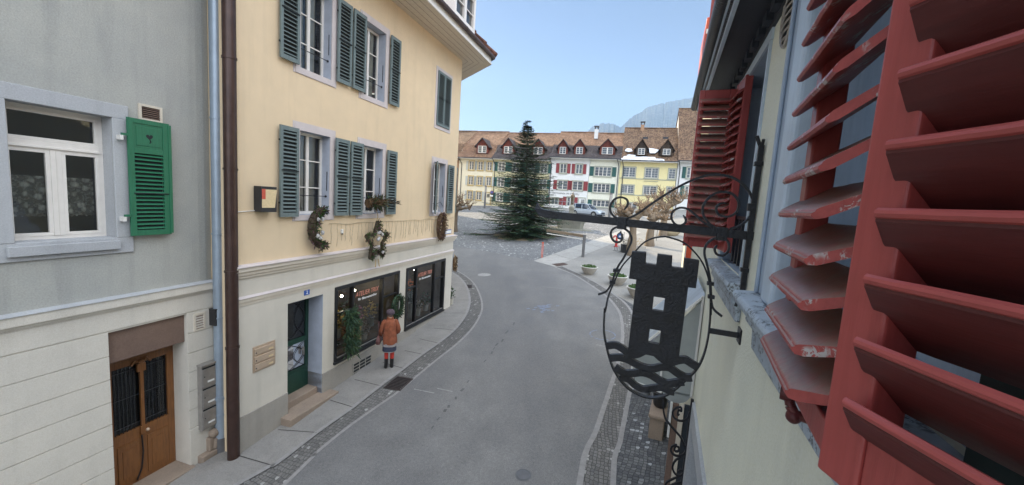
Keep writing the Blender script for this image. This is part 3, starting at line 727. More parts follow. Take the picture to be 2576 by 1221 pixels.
# door
mb = MB(); 
mb.box(1.155,2.145,.42,.46,-.02,.62); mb.box(1.155,1.24,.42,.46,.62,2.46); mb.box(2.06,2.145,.42,.46,.62,2.46); mb.box(1.24,2.06,.42,.46,2.38,2.46); mb.box(1.24,2.06,.415,.465,1.28,1.40)
mb.box(1.24,2.06,.405,.42,.62,.66); mb.box(1.30,2.0,.412,.42,.08,.56)
dr = mb.build('door', M['green_door'], hb, bev=.006)
mb = MB(); mb.poly([(1.24,.445,.66),(2.06,.445,.66),(2.06,.445,1.28),(1.24,.445,1.28)]); mb.poly([(1.24,.445,1.40),(2.06,.445,1.40),(2.06,.445,2.38),(1.24,.445,2.38)]); mb.build('pane', M['glass'], dr)
mb = MB()
for zc, hh in ((.97,.30),(1.89,.46)):
    for s in (-1,1):
        mb.tube([(1.65+s*.38*math.sin(k*PI/8), .425, zc-hh+k*hh/4) for k in range(9)], .010, 6)
        mb.tube([(1.65+s*.38-s*.30*math.sin(k*PI/8), .425, zc-hh+k*hh/4) for k in range(9)], .008, 6)
mb.build('door_grille', M['iron'], dr)
mb = MB(); mb.box(1.95,1.97,.36,.42,.95,1.15); mb.tube([(1.96,.37,1.10),(1.86,.37,1.10)], .012, 8); mb.build('handle', M['alu'], dr)
mb = MB(); mb.box(1.155,2.145,.47,.50,-.5,2.46); mb.build('dark_hall', M['dark'], dr)
mb = MB(); mb.box(1.152,2.148,.12,.52,-.9,.11); mb.box(.96,2.40,-.30,.12,-.9,-.035)
mb.build('step', M['step'], hb, bev=.012)
# cellar vent
mb = MB(); mb.box(3.22,4.02,-.030,-.026,-.10,.30,1); ring(mb, 3.25,3.99,-.07,.27,.03,-.045,-.026)
for k in range(3): mb.box(3.25,3.99,-.04,-.03,.0+k*.09,.018+k*.09)
for x in (3.5,3.75): mb.box(x-.01,x+.01,-.042,-.03,-.07,.27)
mb.build('cellar_vent', [M['plinth'], M['shut_d']], hb)
# shop windows
def shop(x0, x1, z0, z1, ms, zt):
    mb = MB(); ring(mb, x0+.07, x1-.07, z0+.10, z1-.09, .085, -.03, .12, wb=.10)
    mb.box(x0-.03, x1+.03, -.06, .02, z0-.03, z0+.03)
    for m_ in ms: mb.box(m_-.035, m_+.035, -.012, .10, z0+.10, z1-.09)
    mb.box(x0+.07, ms[0]-.035, .0, .07, zt-.022, zt+.022); mb.box(ms[1]+.035, x1-.07, .0, .07, zt-.022, zt+.022)
    f = mb.build('shop_window', M['black'], hb, bev=.004)
    g_ = MB(); g_.poly([(x0+.07,.045,z0+.10),(x1-.07,.045,z0+.10),(x1-.07,.045,z1-.09),(x0+.07,.045,z1-.09)]); g_.build('pane', M['glass_shop'], f)
    s_ = MB(); s_.box(x0+.07, x1-.07, -.016, .012, z0+.10, z0+.118); s_.build('sill_strip', M['alu'], f)
    i_ = MB(); a, b, c, d, e = x0-.1, x1+.1, .16, 2.1, z0-.02
    i_.poly([(a,c,e),(b,c,e),(b,d,e),(a,d,e)], 1); i_.poly([(a,d,e),(b,d,e),(b,d,z1),(a,d,z1)]); i_.poly([(a,c,e),(a,d,e),(a,d,z1),(a,c,z1)]); i_.poly([(b,c,e),(b,d,e),(b,d,z1),(b,c,z1)]); i_.poly([(a,c,z1),(b,c,z1),(b,d,z1),(a,d,z1)])
    for z in (1.15, 1.62): i_.box(x0+.25, x1-.25, 1.75, 2.05, z-.02, z+.02, 1)
    i_.box(x0+.05, x1-.05, .55, 1.0, e, e+.28, 1)
    i_.build('display_space', [M['shade_in'], M['shelf']], f)
    w_ = ms[1]-ms[0]
    text('lettering', 'ATELIER TRIX', .185, M['letter_r'], f, facing(ms[0]+.13, .034, z1-.44), .003, 'LEFT', 1, .25, w_*.78)
    text('lettering', 'Ihr Blumenatelier', .10, M['letter_w'], f, facing(ms[0]+.24, .034, z1-.56), .003, 'LEFT', 1, 0, w_*.62)
    return f
s1_ = shop(2.55, 5.33, .57, 2.55, (3.22, 4.51), 1.84)
s2_ = shop(5.75, 8.50, .46, 2.56, (6.41, 7.70), 1.84)
mb = MB()
for x, y, z in ((2.95,.9,1.75),(3.6,.7,2.0),(4.25,.8,2.02),(5.0,1.2,2.1)): mb.blob((x,y,z), .032, 0 if x < 3.2 else 1, 8, 5); mb.tube([(x,y,z+.02),(x,y,2.54)], .005, 5, 2)
mb.build('pendant_lamp', [M['lamp'], M['lampw'], M['iron']], s1_)
mb = MB()
for x, y, z in ((6.0,.9,2.0),(7.0,.8,2.0),(7.9,1.0,2.05)): mb.blob((x,y,z), .025, 1, 8, 5); mb.tube([(x,y,z+.02),(x,y,2.55)], .005, 5, 2)
mb.build('pendant_lamp', [M['lamp'], M['lampw'], M['iron']], s2_)

# flowers standing inside the shop windows
def bunch(name, label, x, y, z, h, w, cols, pot, stem=.3, n=90, group=None, ps=.10):
    t = thing(name, label, 'plant' if 'plant' in name else 'flowers', HB.w(x, y, z), HB.ang, group)
    m = MB(); m.lathe([(ps*.8,0),(ps,.02),(ps*1.12,stem*.75),(ps*1.18,stem*.8),(ps*1.0,stem*.8),(ps*.9,stem*.6)], 14); m.build('pot', pot, t, 40)
    m = MB()
    for k in range(n):
        a = rnd.uniform(0,2*PI); r = w*math.sqrt(rnd.random()); zz = stem*.8+h*rnd.uniform(.15,1)*(1-.45*(r/w)**2)
        p = V((r*math.cos(a)*.9, r*math.sin(a)*.7, zz))
        if rnd.random() < .45: m.blob(p, rnd.uniform(.018,.04), 1, 6, 4, (1,1,.7), .5)
        else: m.leaf(p, (math.cos(a), math.sin(a), rnd.uniform(-.2,1)), rnd.uniform(.07,.16), rnd.uniform(.02,.05), 0)
    for k in range(10):
        a = rnd.uniform(0,2*PI); m.tube([(0,0,stem*.5),(w*.5*math.cos(a),w*.4*math.sin(a),stem*.8+h*.5)], .005, 4, 0)
    m.build('blossoms', [M['evergreen'], cols], t); return t
G2 = 'flowers standing in the shop windows'
zf = .57+.26; zg = .46+.26
bunch('flower_bouquet', 'white lily bouquet behind the left pane of the far shop window', 5.98,.62,zg+.25,.75,.24,M['whitefl'],M['tin'],.30,70,G2)
bunch('flower_bouquet', 'large bunch of orange blossoms high in the middle of the far shop window', 7.15,.75,zg+.42,.62,.42,M['pink'],M['tin'],.34,130,G2,.13)
bunch('potted_plant', 'leafy green pot plant low in the corner of the far shop window', 6.15,.45,zg-.24,.42,.26,M['yellow'],M['pot'],.2,80,G2)
bunch('flower_bucket', 'tall pale green bucket of cut greens in the far shop window', 6.85,.42,zg-.24,.5,.18,M['evergreen'],M['tin'],.75,70,G2,.12)
bunch('potted_plant', 'pale bushy plant beside the tall bucket in the far shop window', 7.32,.45,zg-.24,.4,.2,M['silver'],M['pot'],.3,70,G2)
bunch('potted_plant', 'dark green plant at the right end of the far shop window', 8.0,.5,zg-.24,.55,.28,M['fir2'],M['pot'],.3,90,G2)
bunch('flower_bouquet', 'yellow blossoms in a cream pot at the left of the near shop window', 3.45,.75,zf,.55,.24,M['yellow'],M['pot'],.34,90,G2,.13)
bunch('flower_bouquet', 'orange blossoms low in the middle of the near shop window', 3.75,.40,zf-.24,.35,.26,M['pink'],M['pot'],.18,90,G2)
bunch('potted_plant', 'silvery grey plant low in the near shop window', 4.2,.40,zf-.24,.36,.22,M['silver'],M['pot'],.24,80,G2)
bunch('flower_bouquet', 'yellow and green bunch against the right mullion of the near shop window', 4.7,.55,zf,.62,.26,M['yellow'],M['tin'],.3,90,G2)
bunch('potted_plant', 'round dark green plant in the centre of the near shop window', 4.12,.85,zf,.75,.34,M['fir2'],M['pot'],.3,130,G2)
bunch('potted_plant', 'white flowering plant in the bottom corner of the near shop window', 2.86,.32,zf-.24,.28,.16,M['whitefl'],M['pot'],.22,60,G2)
bunch('potted_plant', 'small plant in a pot on the pavement behind the yellow house corner', 9.42,.10,gz(*HB.w(9.42,.1,0).xy)+.03,.62,.15,M['evergreen'],M['pot'],.3,60)

# wreaths and other things hung on the front
def garland(name, label, pts, r, n, mats, x, z, core=.72, y=-.10, cat='wreath', lw=(.05,.12), closed=False):
    t = thing(name, label, cat, HB.w(x, y, z), HB.ang)
    m = MB(); P = [V(p) for p in pts]
    for k in range(n):
        f = rnd.random()*(len(P)-1); i = min(int(f), len(P)-2); p = P[i].lerp(P[i+1], f-i); tg = (P[i+1]-P[i]).normalized()
        a = rnd.uniform(0,2*PI); u = V((math.cos(a), math.sin(a)*.8, 0)); side = V((0,1,0)).cross(tg)
        o_ = side*math.cos(a)+V((0,-1,0))*abs(math.sin(a)); rr = (r[i] if isinstance(r, list) else r)*rnd.uniform(.2,1)
        d = o_*rnd.uniform(.4,1)+tg*rnd.uniform(-.9,.9)
        m.leaf(p+o_*rr, d, rnd.uniform(*lw), rnd.uniform(.012,.035), rnd.randrange(len(mats)))
    for k in range(len(P)-1):
        rr = (r[k] if isinstance(r, list) else r)*core; m.tube([P[k], P[k+1]], rr, 8, len(mats)-1, True)
    m.build('greenery', mats, t); return t
arc = lambda a0, a1, rx, rz, n=14: [(rx*math.cos(R(a0+(a1-a0)*k/n)), -.02, rz*math.sin(R(a0+(a1-a0)*k/n))) for k in range(n+1)]
t = garland('crescent_wreath', 'crescent shaped dried evergreen wreath hanging under the left first floor window', arc(70, 292, .30, .42), [.05,.09,.11,.12,.13,.14,.14,.14,.13,.12,.10,.10,.09,.07,.05], 620, [M['evergreen'],M['moss'],M['purple'],M['dry2']], 1.98, 4.08)
m = MB()
for k in range(5): m.blob((-.2+rnd.uniform(-.08,.08), -.14, rnd.uniform(-.3,.28)), .045, 0, 8, 5, (1,.8,1), .5)
m.build('pine_cone', M['silver'], t)
star = [];
for k in range(11):
    a = R(90+36*k); rr = .50 if k % 2 == 0 else .235; star.append((rr*math.cos(a), -.02, rr*math.sin(a)*1.12))
t = garland('star_wreath', 'star shaped dried wreath hanging over the belt cornice', star, .062, 760, [M['purple'],M['moss'],M['evergreen'],M['dry2']], 3.90, 3.62, y=-.17)
m = MB()
for k in range(7): m.blob((rnd.uniform(-.25,.25), -.10, rnd.uniform(-.35,.3)), .045, 0, 8, 5, (1,.8,1), .5)
m.build('pine_cone', M['silver'], t)
m = MB(); m.tube([(0,0,.55),(.01,-.02,.70),(-.02,.04,.95)], .012, 6); 
for sgn in (-1,1): m.tube([(sgn*.05,-.04,-.5),(sgn*.09,-.06,-.72)], .014, 6)
m.build('ribbon', M['straw'], t)
t = garland('oval_wreath', 'oval brown twig wreath hanging beside the blue street name plate', arc(90, 450, .21, .43, 20), .105, 900, [M['dry'],M['dry2'],M['purple'],M['dry']], 7.72, 3.86, y=-.14)
m = MB(); m.tube([(0,0,.42),(-.06,.02,.62),(-.28,.03,.78)], .008, 6); m.build('ribbon', M['string'], t)
t = garland('evergreen_spray', 'spray of leafy branches on the sill of the middle first floor window', [(-.30,0,0),(-.1,-.03,.03),(.1,-.03,.05),(.30,0,.02)], .17, 420, [M['evergreen'],M['dry2'],M['evergreen'],M['dry']], 3.80, 4.66, y=-.16, cat='branches', lw=(.09,.20))
m = MB()
for k in range(60):
    f = rnd.random(); p = V((.25+f*.75, -.05+rnd.uniform(-.06,.06), .03+f*.02+rnd.uniform(-.06,.08))); m.leaf(p, (1,rnd.uniform(-.3,.3),rnd.uniform(-.25,.35)), .18, .03, 0)
m.tube([(0,0,0),(.5,-.04,.04),(1.0,-.05,.06)], .012, 6, 0); m.build('branch', M['dry2'], t)
t = garland('hoop_wreath', 'evergreen hoop wreath with pale ribbons above the person at the shop window', arc(90, 450, .24, .30, 18), .085, 560, [M['evergreen'],M['fir2'],M['dry2'],M['fir']], 5.13, 1.46, y=-.10)
m = MB(); m.tube(arc(20,380,.27,.34,24), .013, 6); m.tube(arc(60,400,.20,.26,24), .010, 6); m.build('ribbon', M['straw'], t)
t = garland('fir_spray', 'hanging fir spray with straw tassel covering the left pane of the near shop window', [(-.05,-.02,.42),(-.02,-.05,.15),(0,-.05,-.3),(.02,-.03,-.75)], [.20,.24,.20,.14,.1], 800, [M['evergreen'],M['fir2'],M['fir'],M['fir']], 2.86, 1.50, y=-.14, cat='wreath', lw=(.10,.24), core=.30)
m = MB()
for k in range(16): m.blob((.28+rnd.gauss(0,.05), -.12, .28+rnd.gauss(0,.10)), .035, 0, 7, 5, (1,.8,1), .4)
m.build('pine_cone', M['purple'], t)
m = MB()
for k in range(14): m.tube([(.29+rnd.uniform(-.03,.03),-.12,.18),(.30+rnd.uniform(-.06,.06),-.13,-.15),(.31+rnd.uniform(-.08,.08),-.12,-.42-rnd.random()*.12)], .008, 5)
m.build('tassel', M['straw'], t)
t = garland('ring_wreath', 'brown straw ring wreath hanging on the side wall just beyond the house corner', arc(90, 450, .21, .24, 18), .085, 460, [M['dry'],M['straw'],M['dry2'],M['dry']], 9.30, 2.30, y=.0)
t.location = HB.w(9.44, .06, 2.20); t.rotation_euler = (0,0,HB.ang+R(28))
m = MB(); m.tube([(0,-.04,.22),(-.06,.0,.42)], .012, 6); m.build('ribbon', M['straw'], t)

# fairy lights
t = thing('fairy_lights', 'unlit icicle fairy lights strung along the yellow wall under the first floor windows', 'fairy lights', HB.w(0,0,0), HB.ang)
m = MB(); top = []
for k in range(41):
    x = 2.3+k*.17; top.append((x, -.02, 4.16-.035*abs(math.sin(k*.55))+.02*math.sin(k)))
m.tube(top, .006, 5)
for k in range(44):
    x = 2.4+k*.153+rnd.uniform(-.03,.03)
    if 7.35 < x < 8.1: continue
    L = rnd.uniform(.35,.66); pts = []; xx = x
    for j in range(7): xx += rnd.uniform(-.025,.025); pts.append((xx, -.014, 4.14-L*j/6))
    m.tube(pts, .0036, 4)
    for j in range(1, 6): m.blob((pts[j][0]+.012, -.016, pts[j][2]-.01), .008, 1, 5, 3)
m.build('cable', [M['string'], M['whitefl']], t)
t = thing('wall_sensor', 'small white wall sensor between the crescent and star wreaths', 'sensor', HB.w(2.72,0,3.92), HB.ang)
m = MB(); m.box(-.03,.03,-.05,0,-.02,.08); m.build('housing', M['white2'], t, bev=.008); m = MB(); m.tube([(.0,-.035,-.02),(.0,-.04,-.05)], .02, 8); m.build('eye', M['plastic'], t)
# notice box, letterboxes, number, street name
t = thing('notice_box', 'dark notice case with a cream poster beside the left shutter', 'notice case', HB.w(.36,0,4.46), HB.ang)
m = MB(); m.box(0,.34,-.20,-.01,0,.49); m.build('case', M['plastic'], t, bev=.008)
m = MB(); m.poly([(.01,-.206,.085),(.29,-.206,.085),(.335,-.206,.435),(.01,-.206,.435)]); m.build('poster', M['paper'], t)
m = MB(); m.poly([(.008,-.209,.25),(.085,-.209,.25),(.085,-.209,.44),(.008,-.209,.44)]); m.build('red_notice', M['redpaper'], t)
m = MB(); m.tube([(-.36,-.03,-.005),(.02,-.03,.02)], .009, 6); m.build('cable', M['white2'], t)
t = thing('letterbox', 'bronze panel of three letterboxes set in the pale plaster', 'letterbox', HB.w(.33,0,1.24), HB.ang)
m = MB(); m.box(0,.50,-.012,0,0,.53); m.box(.47,.498,-.02,-.012,.02,.51); m.build('panel', M['alu2'], t, bev=.003)
for k in range(3):
    m = MB(); m.box(.02,.46,-.035,-.012,.035+k*.16,.165+k*.16); b = m.build('letterbox_door', M['alu2'], t, bev=.006)
    m = MB(); m.tube([(.05,-.036,.085+k*.16),(.05,-.042,.085+k*.16)], .012, 8); m.build('lock', M['iron'], b)
    m = MB(); m.box(.33,.43,-.039,-.035,.06+k*.16,.09+k*.16); m.build('name_plate', M['paper'], b)
t = thing('house_number', 'blue enamel house number 2 over the green door', 'house number', HB.w(1.58,0,2.55), HB.ang)
m = MB(); m.box(0,.155,-.012,0,0,.125); m.build('plate', M['enamel'], t, bev=.003)
text('digit', '2', .115, M['letter_w'], t, facing(.078, -.0125, .024), .001, 'CENTER', 1.1)
t = thing('street_sign', 'small blue and white street name plate at the house corner', 'street sign', HB.w(8.36,0,3.52), HB.ang)
m = MB(); m.box(0,.54,-.012,0,0,.17); m.build('plate', M['enamel'], t); m = MB(); m.box(.025,.515,-.016,-.012,.02,.135); m.build('name_field', M['letter_w'], t)
# ================================================================== GREY HOUSE ON THE LEFT
ha = thing('grey_house', 'rough grey stuccoed house with a brown oak door and one bright green shutter', 'house', HA.o, HA.ang)
XR = .74
mb = MB(); wall(mb, -8, .26, 3.0, 9.6, [(-1.97,-.94,4.04,5.82,.30,1)], 0)
cv = [(.26,0),(.38,.012),(.50,.045),(.63,.095),(.74,.17)]
for p, q in zip(cv[:-1], cv[1:]): mb.poly([(p[0],p[1],3.0),(q[0],q[1],3.0),(q[0],q[1],9.6),(p[0],p[1],9.6)], 0)
wall(mb, -8, XR, -1.5, 3.0, [(-1.09,.02,-1.5,2.58,.37,2)], 2)
mb.poly([(XR,0,-1.5),(XR,9,-1.5),(XR,9,9.6),(XR,0,9.6)]); mb.poly([(-8,9,-1.5),(XR,9,-1.5),(XR,9,9.6),(-8,9,9.6)]); mb.poly([(-8,0,-1.5),(-8,9,-1.5),(-8,9,9.6),(-8,0,9.6)])
mb.build('wall', [M['grey_st'], M['stone'], M['grey_band']], ha)
mb = MB(); gzs = [2.60,2.215,1.84,1.475,1.11,.745,.38,.015,-.35,-.72,-1.09]
mb.box(-8,.63,-.018,0,2.612,2.965)
for a, b in zip(gzs[1:], gzs[:-1]):
    mb.box(-8,-1.09,-.018,0,a+.006,b-.006)
    if a > .3: mb.box(.02,.63,-.018,0,a+.006,b-.006)
mb.box(.02,.63,-.030,0,-.9,.365)
mb.build('banded_plaster', M['grey_band'], ha, bev=.003)
mb = MB(); mb.box(-8,.58,-.085,-.0,2.975,3.105); mb.hexa([(-8,-.10,3.105),(.60,-.10,3.105),(.60,0,3.105),(-8,0,3.105),(-8,-.10,3.112),(.60,-.10,3.112),(.60,0,3.14),(-8,0,3.14)],1); mb.box(-8,.58,-.05,-.0,2.93,2.975)
mb.build('cornice', [M['grey_band'], M['stone']], ha)
mb = MB(); ring(mb, -1.97,-.94,4.04,5.82,.20,-.035,0.0,wt=.20,wb=.0); mb.box(-2.18,-.73,-.03,0,3.80,4.04); mb.box(-2.05,-.92,-.085,-.03,3.87,4.0); mb.box(-1.97,-.94,.0,.28,4.0,4.045)
mb.build('window_surround', M['stone'], ha, bev=.008)
mb = MB(); w, h = 1.03, 1.78                                          # casements with a top light
ring(mb, .05, w-.05, .05, h-.05, .05, 0, .06); mb.box(.05,w-.05,-.012,.06,1.22,1.33); mb.box(.05,w-.05,-.03,-.012,1.235,1.265)
mb.box(w/2-.055,w/2+.055,-.012,.05,.05,1.22); mb.box(w/2-.004,w/2+.004,-.020,-.012,.05,1.22)
for x0, x1, z0, z1 in ((.05,w/2-.055,.05,1.22),(w/2+.055,w-.05,.05,1.22),(.05,w-.05,1.33,h-.05)): ring(mb, x0+.045, x1-.045, z0+.045, z1-.045, .045, -.006, .04)
wn = mb.build('window', M['white'], ha, bev=.004); wn.location = (-1.97, .20, 4.04)
m = MB(); m.poly([(.05,.025,.05),(w-.05,.025,.05),(w-.05,.025,h-.05),(.05,.025,h-.05)]); m.build('pane', M['glass'], wn)
t = NT('lace curtain'); co = t.coord(); vo = t.n('ShaderNodeTexVoronoi'); vo.inputs['Scale'].default_value = 9; t.l(co, vo.inputs['Vector'])
pa = t.math('MULTIPLY', t.ramp(vo.outputs['Distance'], [(.25,(1,1,1)),(.45,(.35,.35,.35))]), t.ramp(t.noise(co, 30, 3), [(.35,(.5,.5,.5)),(.6,(1,1,1))]))
df = t.n('ShaderNodeBsdfDiffuse'); df.inputs[0].default_value = (.82,.82,.78,1); tr = t.n('ShaderNodeBsdfTransparent'); mx = t.n('ShaderNodeMixShader'); t.l(t.math('MULTIPLY', pa, .95), mx.inputs[0]); t.l(tr.outputs[0], mx.inputs[1]); t.l(df.outputs[0], mx.inputs[2]); t.l(mx.outputs[0], t.out.inputs[0]); M['lace'] = t.m
m = MB()
for x0, x1 in ((.09,w/2-.06),(w/2+.06,w-.09)):
    n = 16
    for k in range(n):
        a, b = x0+(x1-x0)*k/n, x0+(x1-x0)*(k+1)/n; sc = .03*abs(math.sin(k*1.3)); sd_ = .03*abs(math.sin((k+1)*1.3))
        m.poly([(a,.075+.012*math.sin(k*1.7),.30+sc),(b,.075+.012*math.sin((k+1)*1.7),.30+sd_),(b,.075+.012*math.sin((k+1)*1.7),.86),(a,.075+.012*math.sin(k*1.7),.86)])
m.build('lace_curtain', M['lace'], wn)
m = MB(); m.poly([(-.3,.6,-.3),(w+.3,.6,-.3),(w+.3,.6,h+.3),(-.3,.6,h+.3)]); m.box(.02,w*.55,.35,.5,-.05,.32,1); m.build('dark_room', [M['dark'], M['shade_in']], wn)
# bright green shutter with panel, heart cut-out and louvres
W_, H_ = .555, 1.80
m = MB(); m.box(0,.075,0,.036,0,H_); m.box(W_-.095,W_,0,.036,0,H_); m.box(W_-.022,W_+.022,-.012,.0,.02,H_-.02)
m.box(.075,W_-.095,.001,.035,0,.085); m.box(.075,W_-.095,.001,.035,1.28,1.36); m.box(.075,W_-.095,.001,.035,H_-.07,H_); m.box(.075,W_-.095,.010,.03,1.36,H_-.07)
m.box(.105,W_-.125,.003,.012,1.40,H_-.11)
n = 19; p = (1.28-.085)/n
for k in range(n): m.beam((.073,.018,.085+p*(k+.5)),(W_-.093,.018,.085+p*(k+.5)),.042,.010,up=(0,-.62,.78))
m.box(.05,W_-.03,-.014,-.001,.655,.672,1); m.poly([(.08,.033,.085),(W_-.1,.033,.085),(W_-.1,.033,1.28),(.08,.033,1.28)],1)  # dark bar, and a backing sheet that imitates shade between slats
cx, cz = W_/2, 1.545                                                   # heart
hp = [(16*math.sin(q)**3*.0030, (13*math.cos(q)-5*math.cos(2*q)-2*math.cos(3*q)-math.cos(4*q))*.0030) for q in [2*PI*k/24 for k in range(24)]]
m.poly([(cx+a, .0022, cz+b) for a, b in hp], 1); m.tube([(cx+.006,.0015,cz-.045),(cx+.018,.0015,cz-.07),(cx+.0,.0015,cz-.095)], .009, 6, 1)
gs = m.build('shutter', [M['shut_green'], M['shut_d']], ha, bev=.003); gs.location = (-.80, -.115, 4.06); gs['label'] = 'bright green shutter with heart cut-out'
for z in (.30, 1.52):
    m = MB(); m.box(-.08,.02,.0,.02,z,z+.035); m.box(-.10,-.06,-.005,.10,z-.07,z-.0005,1); m.build('hinge', [M['shut_green'], M['white2']], gs)
def ventil(name, x0, x1, z0, z1, par, n=6):
    m = MB(); ring(m, x0+.035, x1-.035, z0+.035, z1-.035, .035, -.03, 0)
    for k in range(n): z = z0+.05+(z1-z0-.1)*k/(n-1); m.beam((x0+.035,-.012,z),(x1-.035,-.012,z),.03,.006,up=(0,-.6,.8),m=1)
    m.poly([(x0+.03,-.001,z0+.03),(x1-.03,-.001,z0+.03),(x1-.03,-.001,z1-.03),(x0+.03,-.001,z1-.03)],2)
    return m.build(name, [M['trim'], M['sandstone'], M['shut_d']], par)
ventil('vent_grille', -.60,-.28,5.86,6.11, ha); ventil('vent_grille', .13,.335,2.22,2.55, ha)
mb = MB(); mb.box(-1.088,.018,.05,.36,2.06,2.578); mb.build('lintel', M['sandstone'], ha, bev=.015)
# oak door
mb = MB(); x0, x1, zb, zt = -.97, .018, -.42, 1.93
mb.box(x0-.12,x1,.36,.42,zt-.02,2.08); mb.box(x0-.12,x0+.09,.36,.42,zb,zt); mb.box(x1-.105,x1,.36,.42,zb,zt); mb.box(x0+.09,x1-.105,.36,.42,zt-.12,zt-.02); mb.box(x0+.09,x1-.105,.36,.42,.55,.65); mb.box(x0+.09,x1-.105,.362,.40,zb,.55)
xm = (x0+x1)/2-.01; mb.box(xm-.025,xm+.025,.33,.37,.60,1.85); mb.box(xm-.06,xm+.06,.325,.37,1.66,1.80); mb.box(xm-.045,xm+.045,.325,.37,.52,.66); mb.lathe([(.035,0),(.05,.03),(.03,.06)],10,(xm,.34,1.80))
for a, b in ((x0+.12,xm-.06),(xm+.06,x1-.13)): mb.box(a,b,.345,.362,-.25,.45); mb.box(a+.06,b-.06,.335,.345,-.15,.35)
for s in (-1,1): mb.tube([(xm+s*(.05+.10*k/6), .345, 1.84-.0*k+.035*math.sin(k*.9)) for k in range(7)], .018, 6)
od = mb.build('door', M['oak'], ha, bev=.006)
m = MB(); m.poly([(x0+.05,.405,.6),(x1-.08,.405,.6),(x1-.08,.405,zt-.05),(x0+.05,.405,zt-.05)]); m.build('pane', M['glass'], od)
m = MB()
for k in range(15):
    x = x0+.12+k*(x1-.12-x0-.12)/14
    if abs(x-xm) > .05: m.tube([(x,.385,.65),(x,.385,1.83)],.006,5)
for z in (.75,1.25,1.72): m.tube([(x0+.09,.385,z),(x1-.1,.385,z)],.007,5)
m.poly([(x0+.05,.43,.55),(x1-.08,.43,.55),(x1-.08,.43,zt),(x0+.05,.43,zt)],1)
m.build('door_grille', [M['iron'], M['dark']], od)
m = MB(); m.blob((xm+.05,.315,.57),.030,0,10,6); m.tube([(xm+.05,.36,.57),(xm+.05,.32,.57)],.012,8); m.build('handle', M['alu2'], od)
m = MB(); m.tube([(xm-.03,.335,.5),(xm-.02,.33,.2),(xm-.05,.33,-.1),(xm-.12,.335,-.28)],.012,6); m.build('bell_pull', M['iron'], od)
mb = MB(); mb.box(-1.2,.05,-.12,.5,-1.4,gz(*HA.w(-.5,0,0).xy)+.09); mb.build('step', M['step'], ha, bev=.015)
mb = MB(); mb.box(.14,.62,-.16,-.0,-1.2,-.22); mb.box(.30,.62,-.12,0,-.22,.05); mb.box(.50,.60,-.10,0,.05,.28); mb.blob((.40,-.10,.12),.09,0,9,6); mb.tube([(.42,-.10,-.2),(.44,-.11,.0)],.06,8)
mb.build('stone_footing', M['step'], ha, bev=.02)
# roof (out of the picture, shades the street)
mb = MB(); mb.poly([(-8.4,-1,9.5),(1.0,-1,9.5),(1.0,4.6,14.6),(-8.4,4.6,14.6)]); mb.poly([(-8.4,10,9.5),(1.0,10,9.5),(1.0,4.6,14.6),(-8.4,4.6,14.6)]); mb.poly([(1.0,-1,9.5),(1.0,10,9.5),(1.0,4.6,14.6)]); mb.poly([(-8.4,-1,9.5),(-8.4,10,9.5),(-8.4,4.6,14.6)]); mb.poly([(-8.4,-1,9.5),(1.0,-1,9.5),(1.0,10,9.5),(-8.4,10,9.5)])
mb.build('roof', M['roof_red'], ha)
# pipes
xg = HA.px(551,700,-.13)[0]
mb = MB(); mb.tube([(xg,-.13,-.02),(xg,-.13,9.4)],.100,18)
for z in (.45,2.4,4.0,6.1,8.2): mb.tube([(xg,-.13,z),(xg,-.13,z+.03)],.110,18)
mb.tube([(xg,-.13,.78),(xg,-.13,.84)],.118,18); 
mb.build('downpipe', M['zinc'], ha, 40); mb = MB(); mb.tube([(xg,-.13,-.75),(xg,-.13,-.02)],.110,18); mb.build('pipe_foot', M['post'], ha, 40)
xb, zb_ = HB.px(585,900,.0)
mb = MB(); mb.tube([(xb,.0,-.9),(xb,.0,10.3)],.105,16)
for z in (1.9,3.35,5.2,7.1,9.0): mb.tube([(xb,.0,z),(xb,.0,z+.035)],.117,16)
mb.build('downpipe', M['brown_pipe'], hb, 40)
# on the grey house
t = thing('letterbox', 'grey metal block of three stacked letterboxes beside the oak door', 'letterbox', HA.w(.17,-.02,.29), HA.ang)
m = MB(); m.box(0,.30,-.11,0,0,1.27); m.box(-.012,.312,-.135,0,1.25,1.285); m.build('case', M['alu'], t, bev=.004)
for k in range(3):
    m = MB(); m.box(.015,.285,-.122,-.11,.02+k*.41,.375+k*.41); b = m.build('letterbox_door', M['alu'], t, bev=.004)
    m = MB(); m.box(.10,.22,-.127,-.122,.10+k*.41,.135+k*.41); m.build('name_plate', M['letter_w'], b)
    m = MB(); m.box(.015,.285,-.118,-.110,.38+k*.41,.405+k*.41); m.build('slot', M['shut_d'], b)
    m = MB(); m.tube([(.045,-.12,.23+k*.41),(.045,-.127,.23+k*.41)],.010,8); m.build('lock', M['iron'], b)
t = thing('meter_box', 'small black wall box with a pale label beside the grey drainpipe', 'wall box', HA.w(.40,-.02,2.27), HA.ang)
m = MB(); m.box(0,.21,-.16,0,0,.31); m.box(-.01,.22,-.17,0,.31,.325); m.build('case', M['plastic'], t, bev=.008); m = MB(); m.box(.06,.14,-.165,-.16,.035,.065); m.build('label_strip', M['letter_w'], t); m = MB(); m.box(.10,.17,-.168,-.16,.15,.23); m.build('window', M['glass'], t); m = MB(); m.tube([(.10,-.03,0),(.10,-.025,-.55)],.008,6); m.build('cable', M['white2'], t)

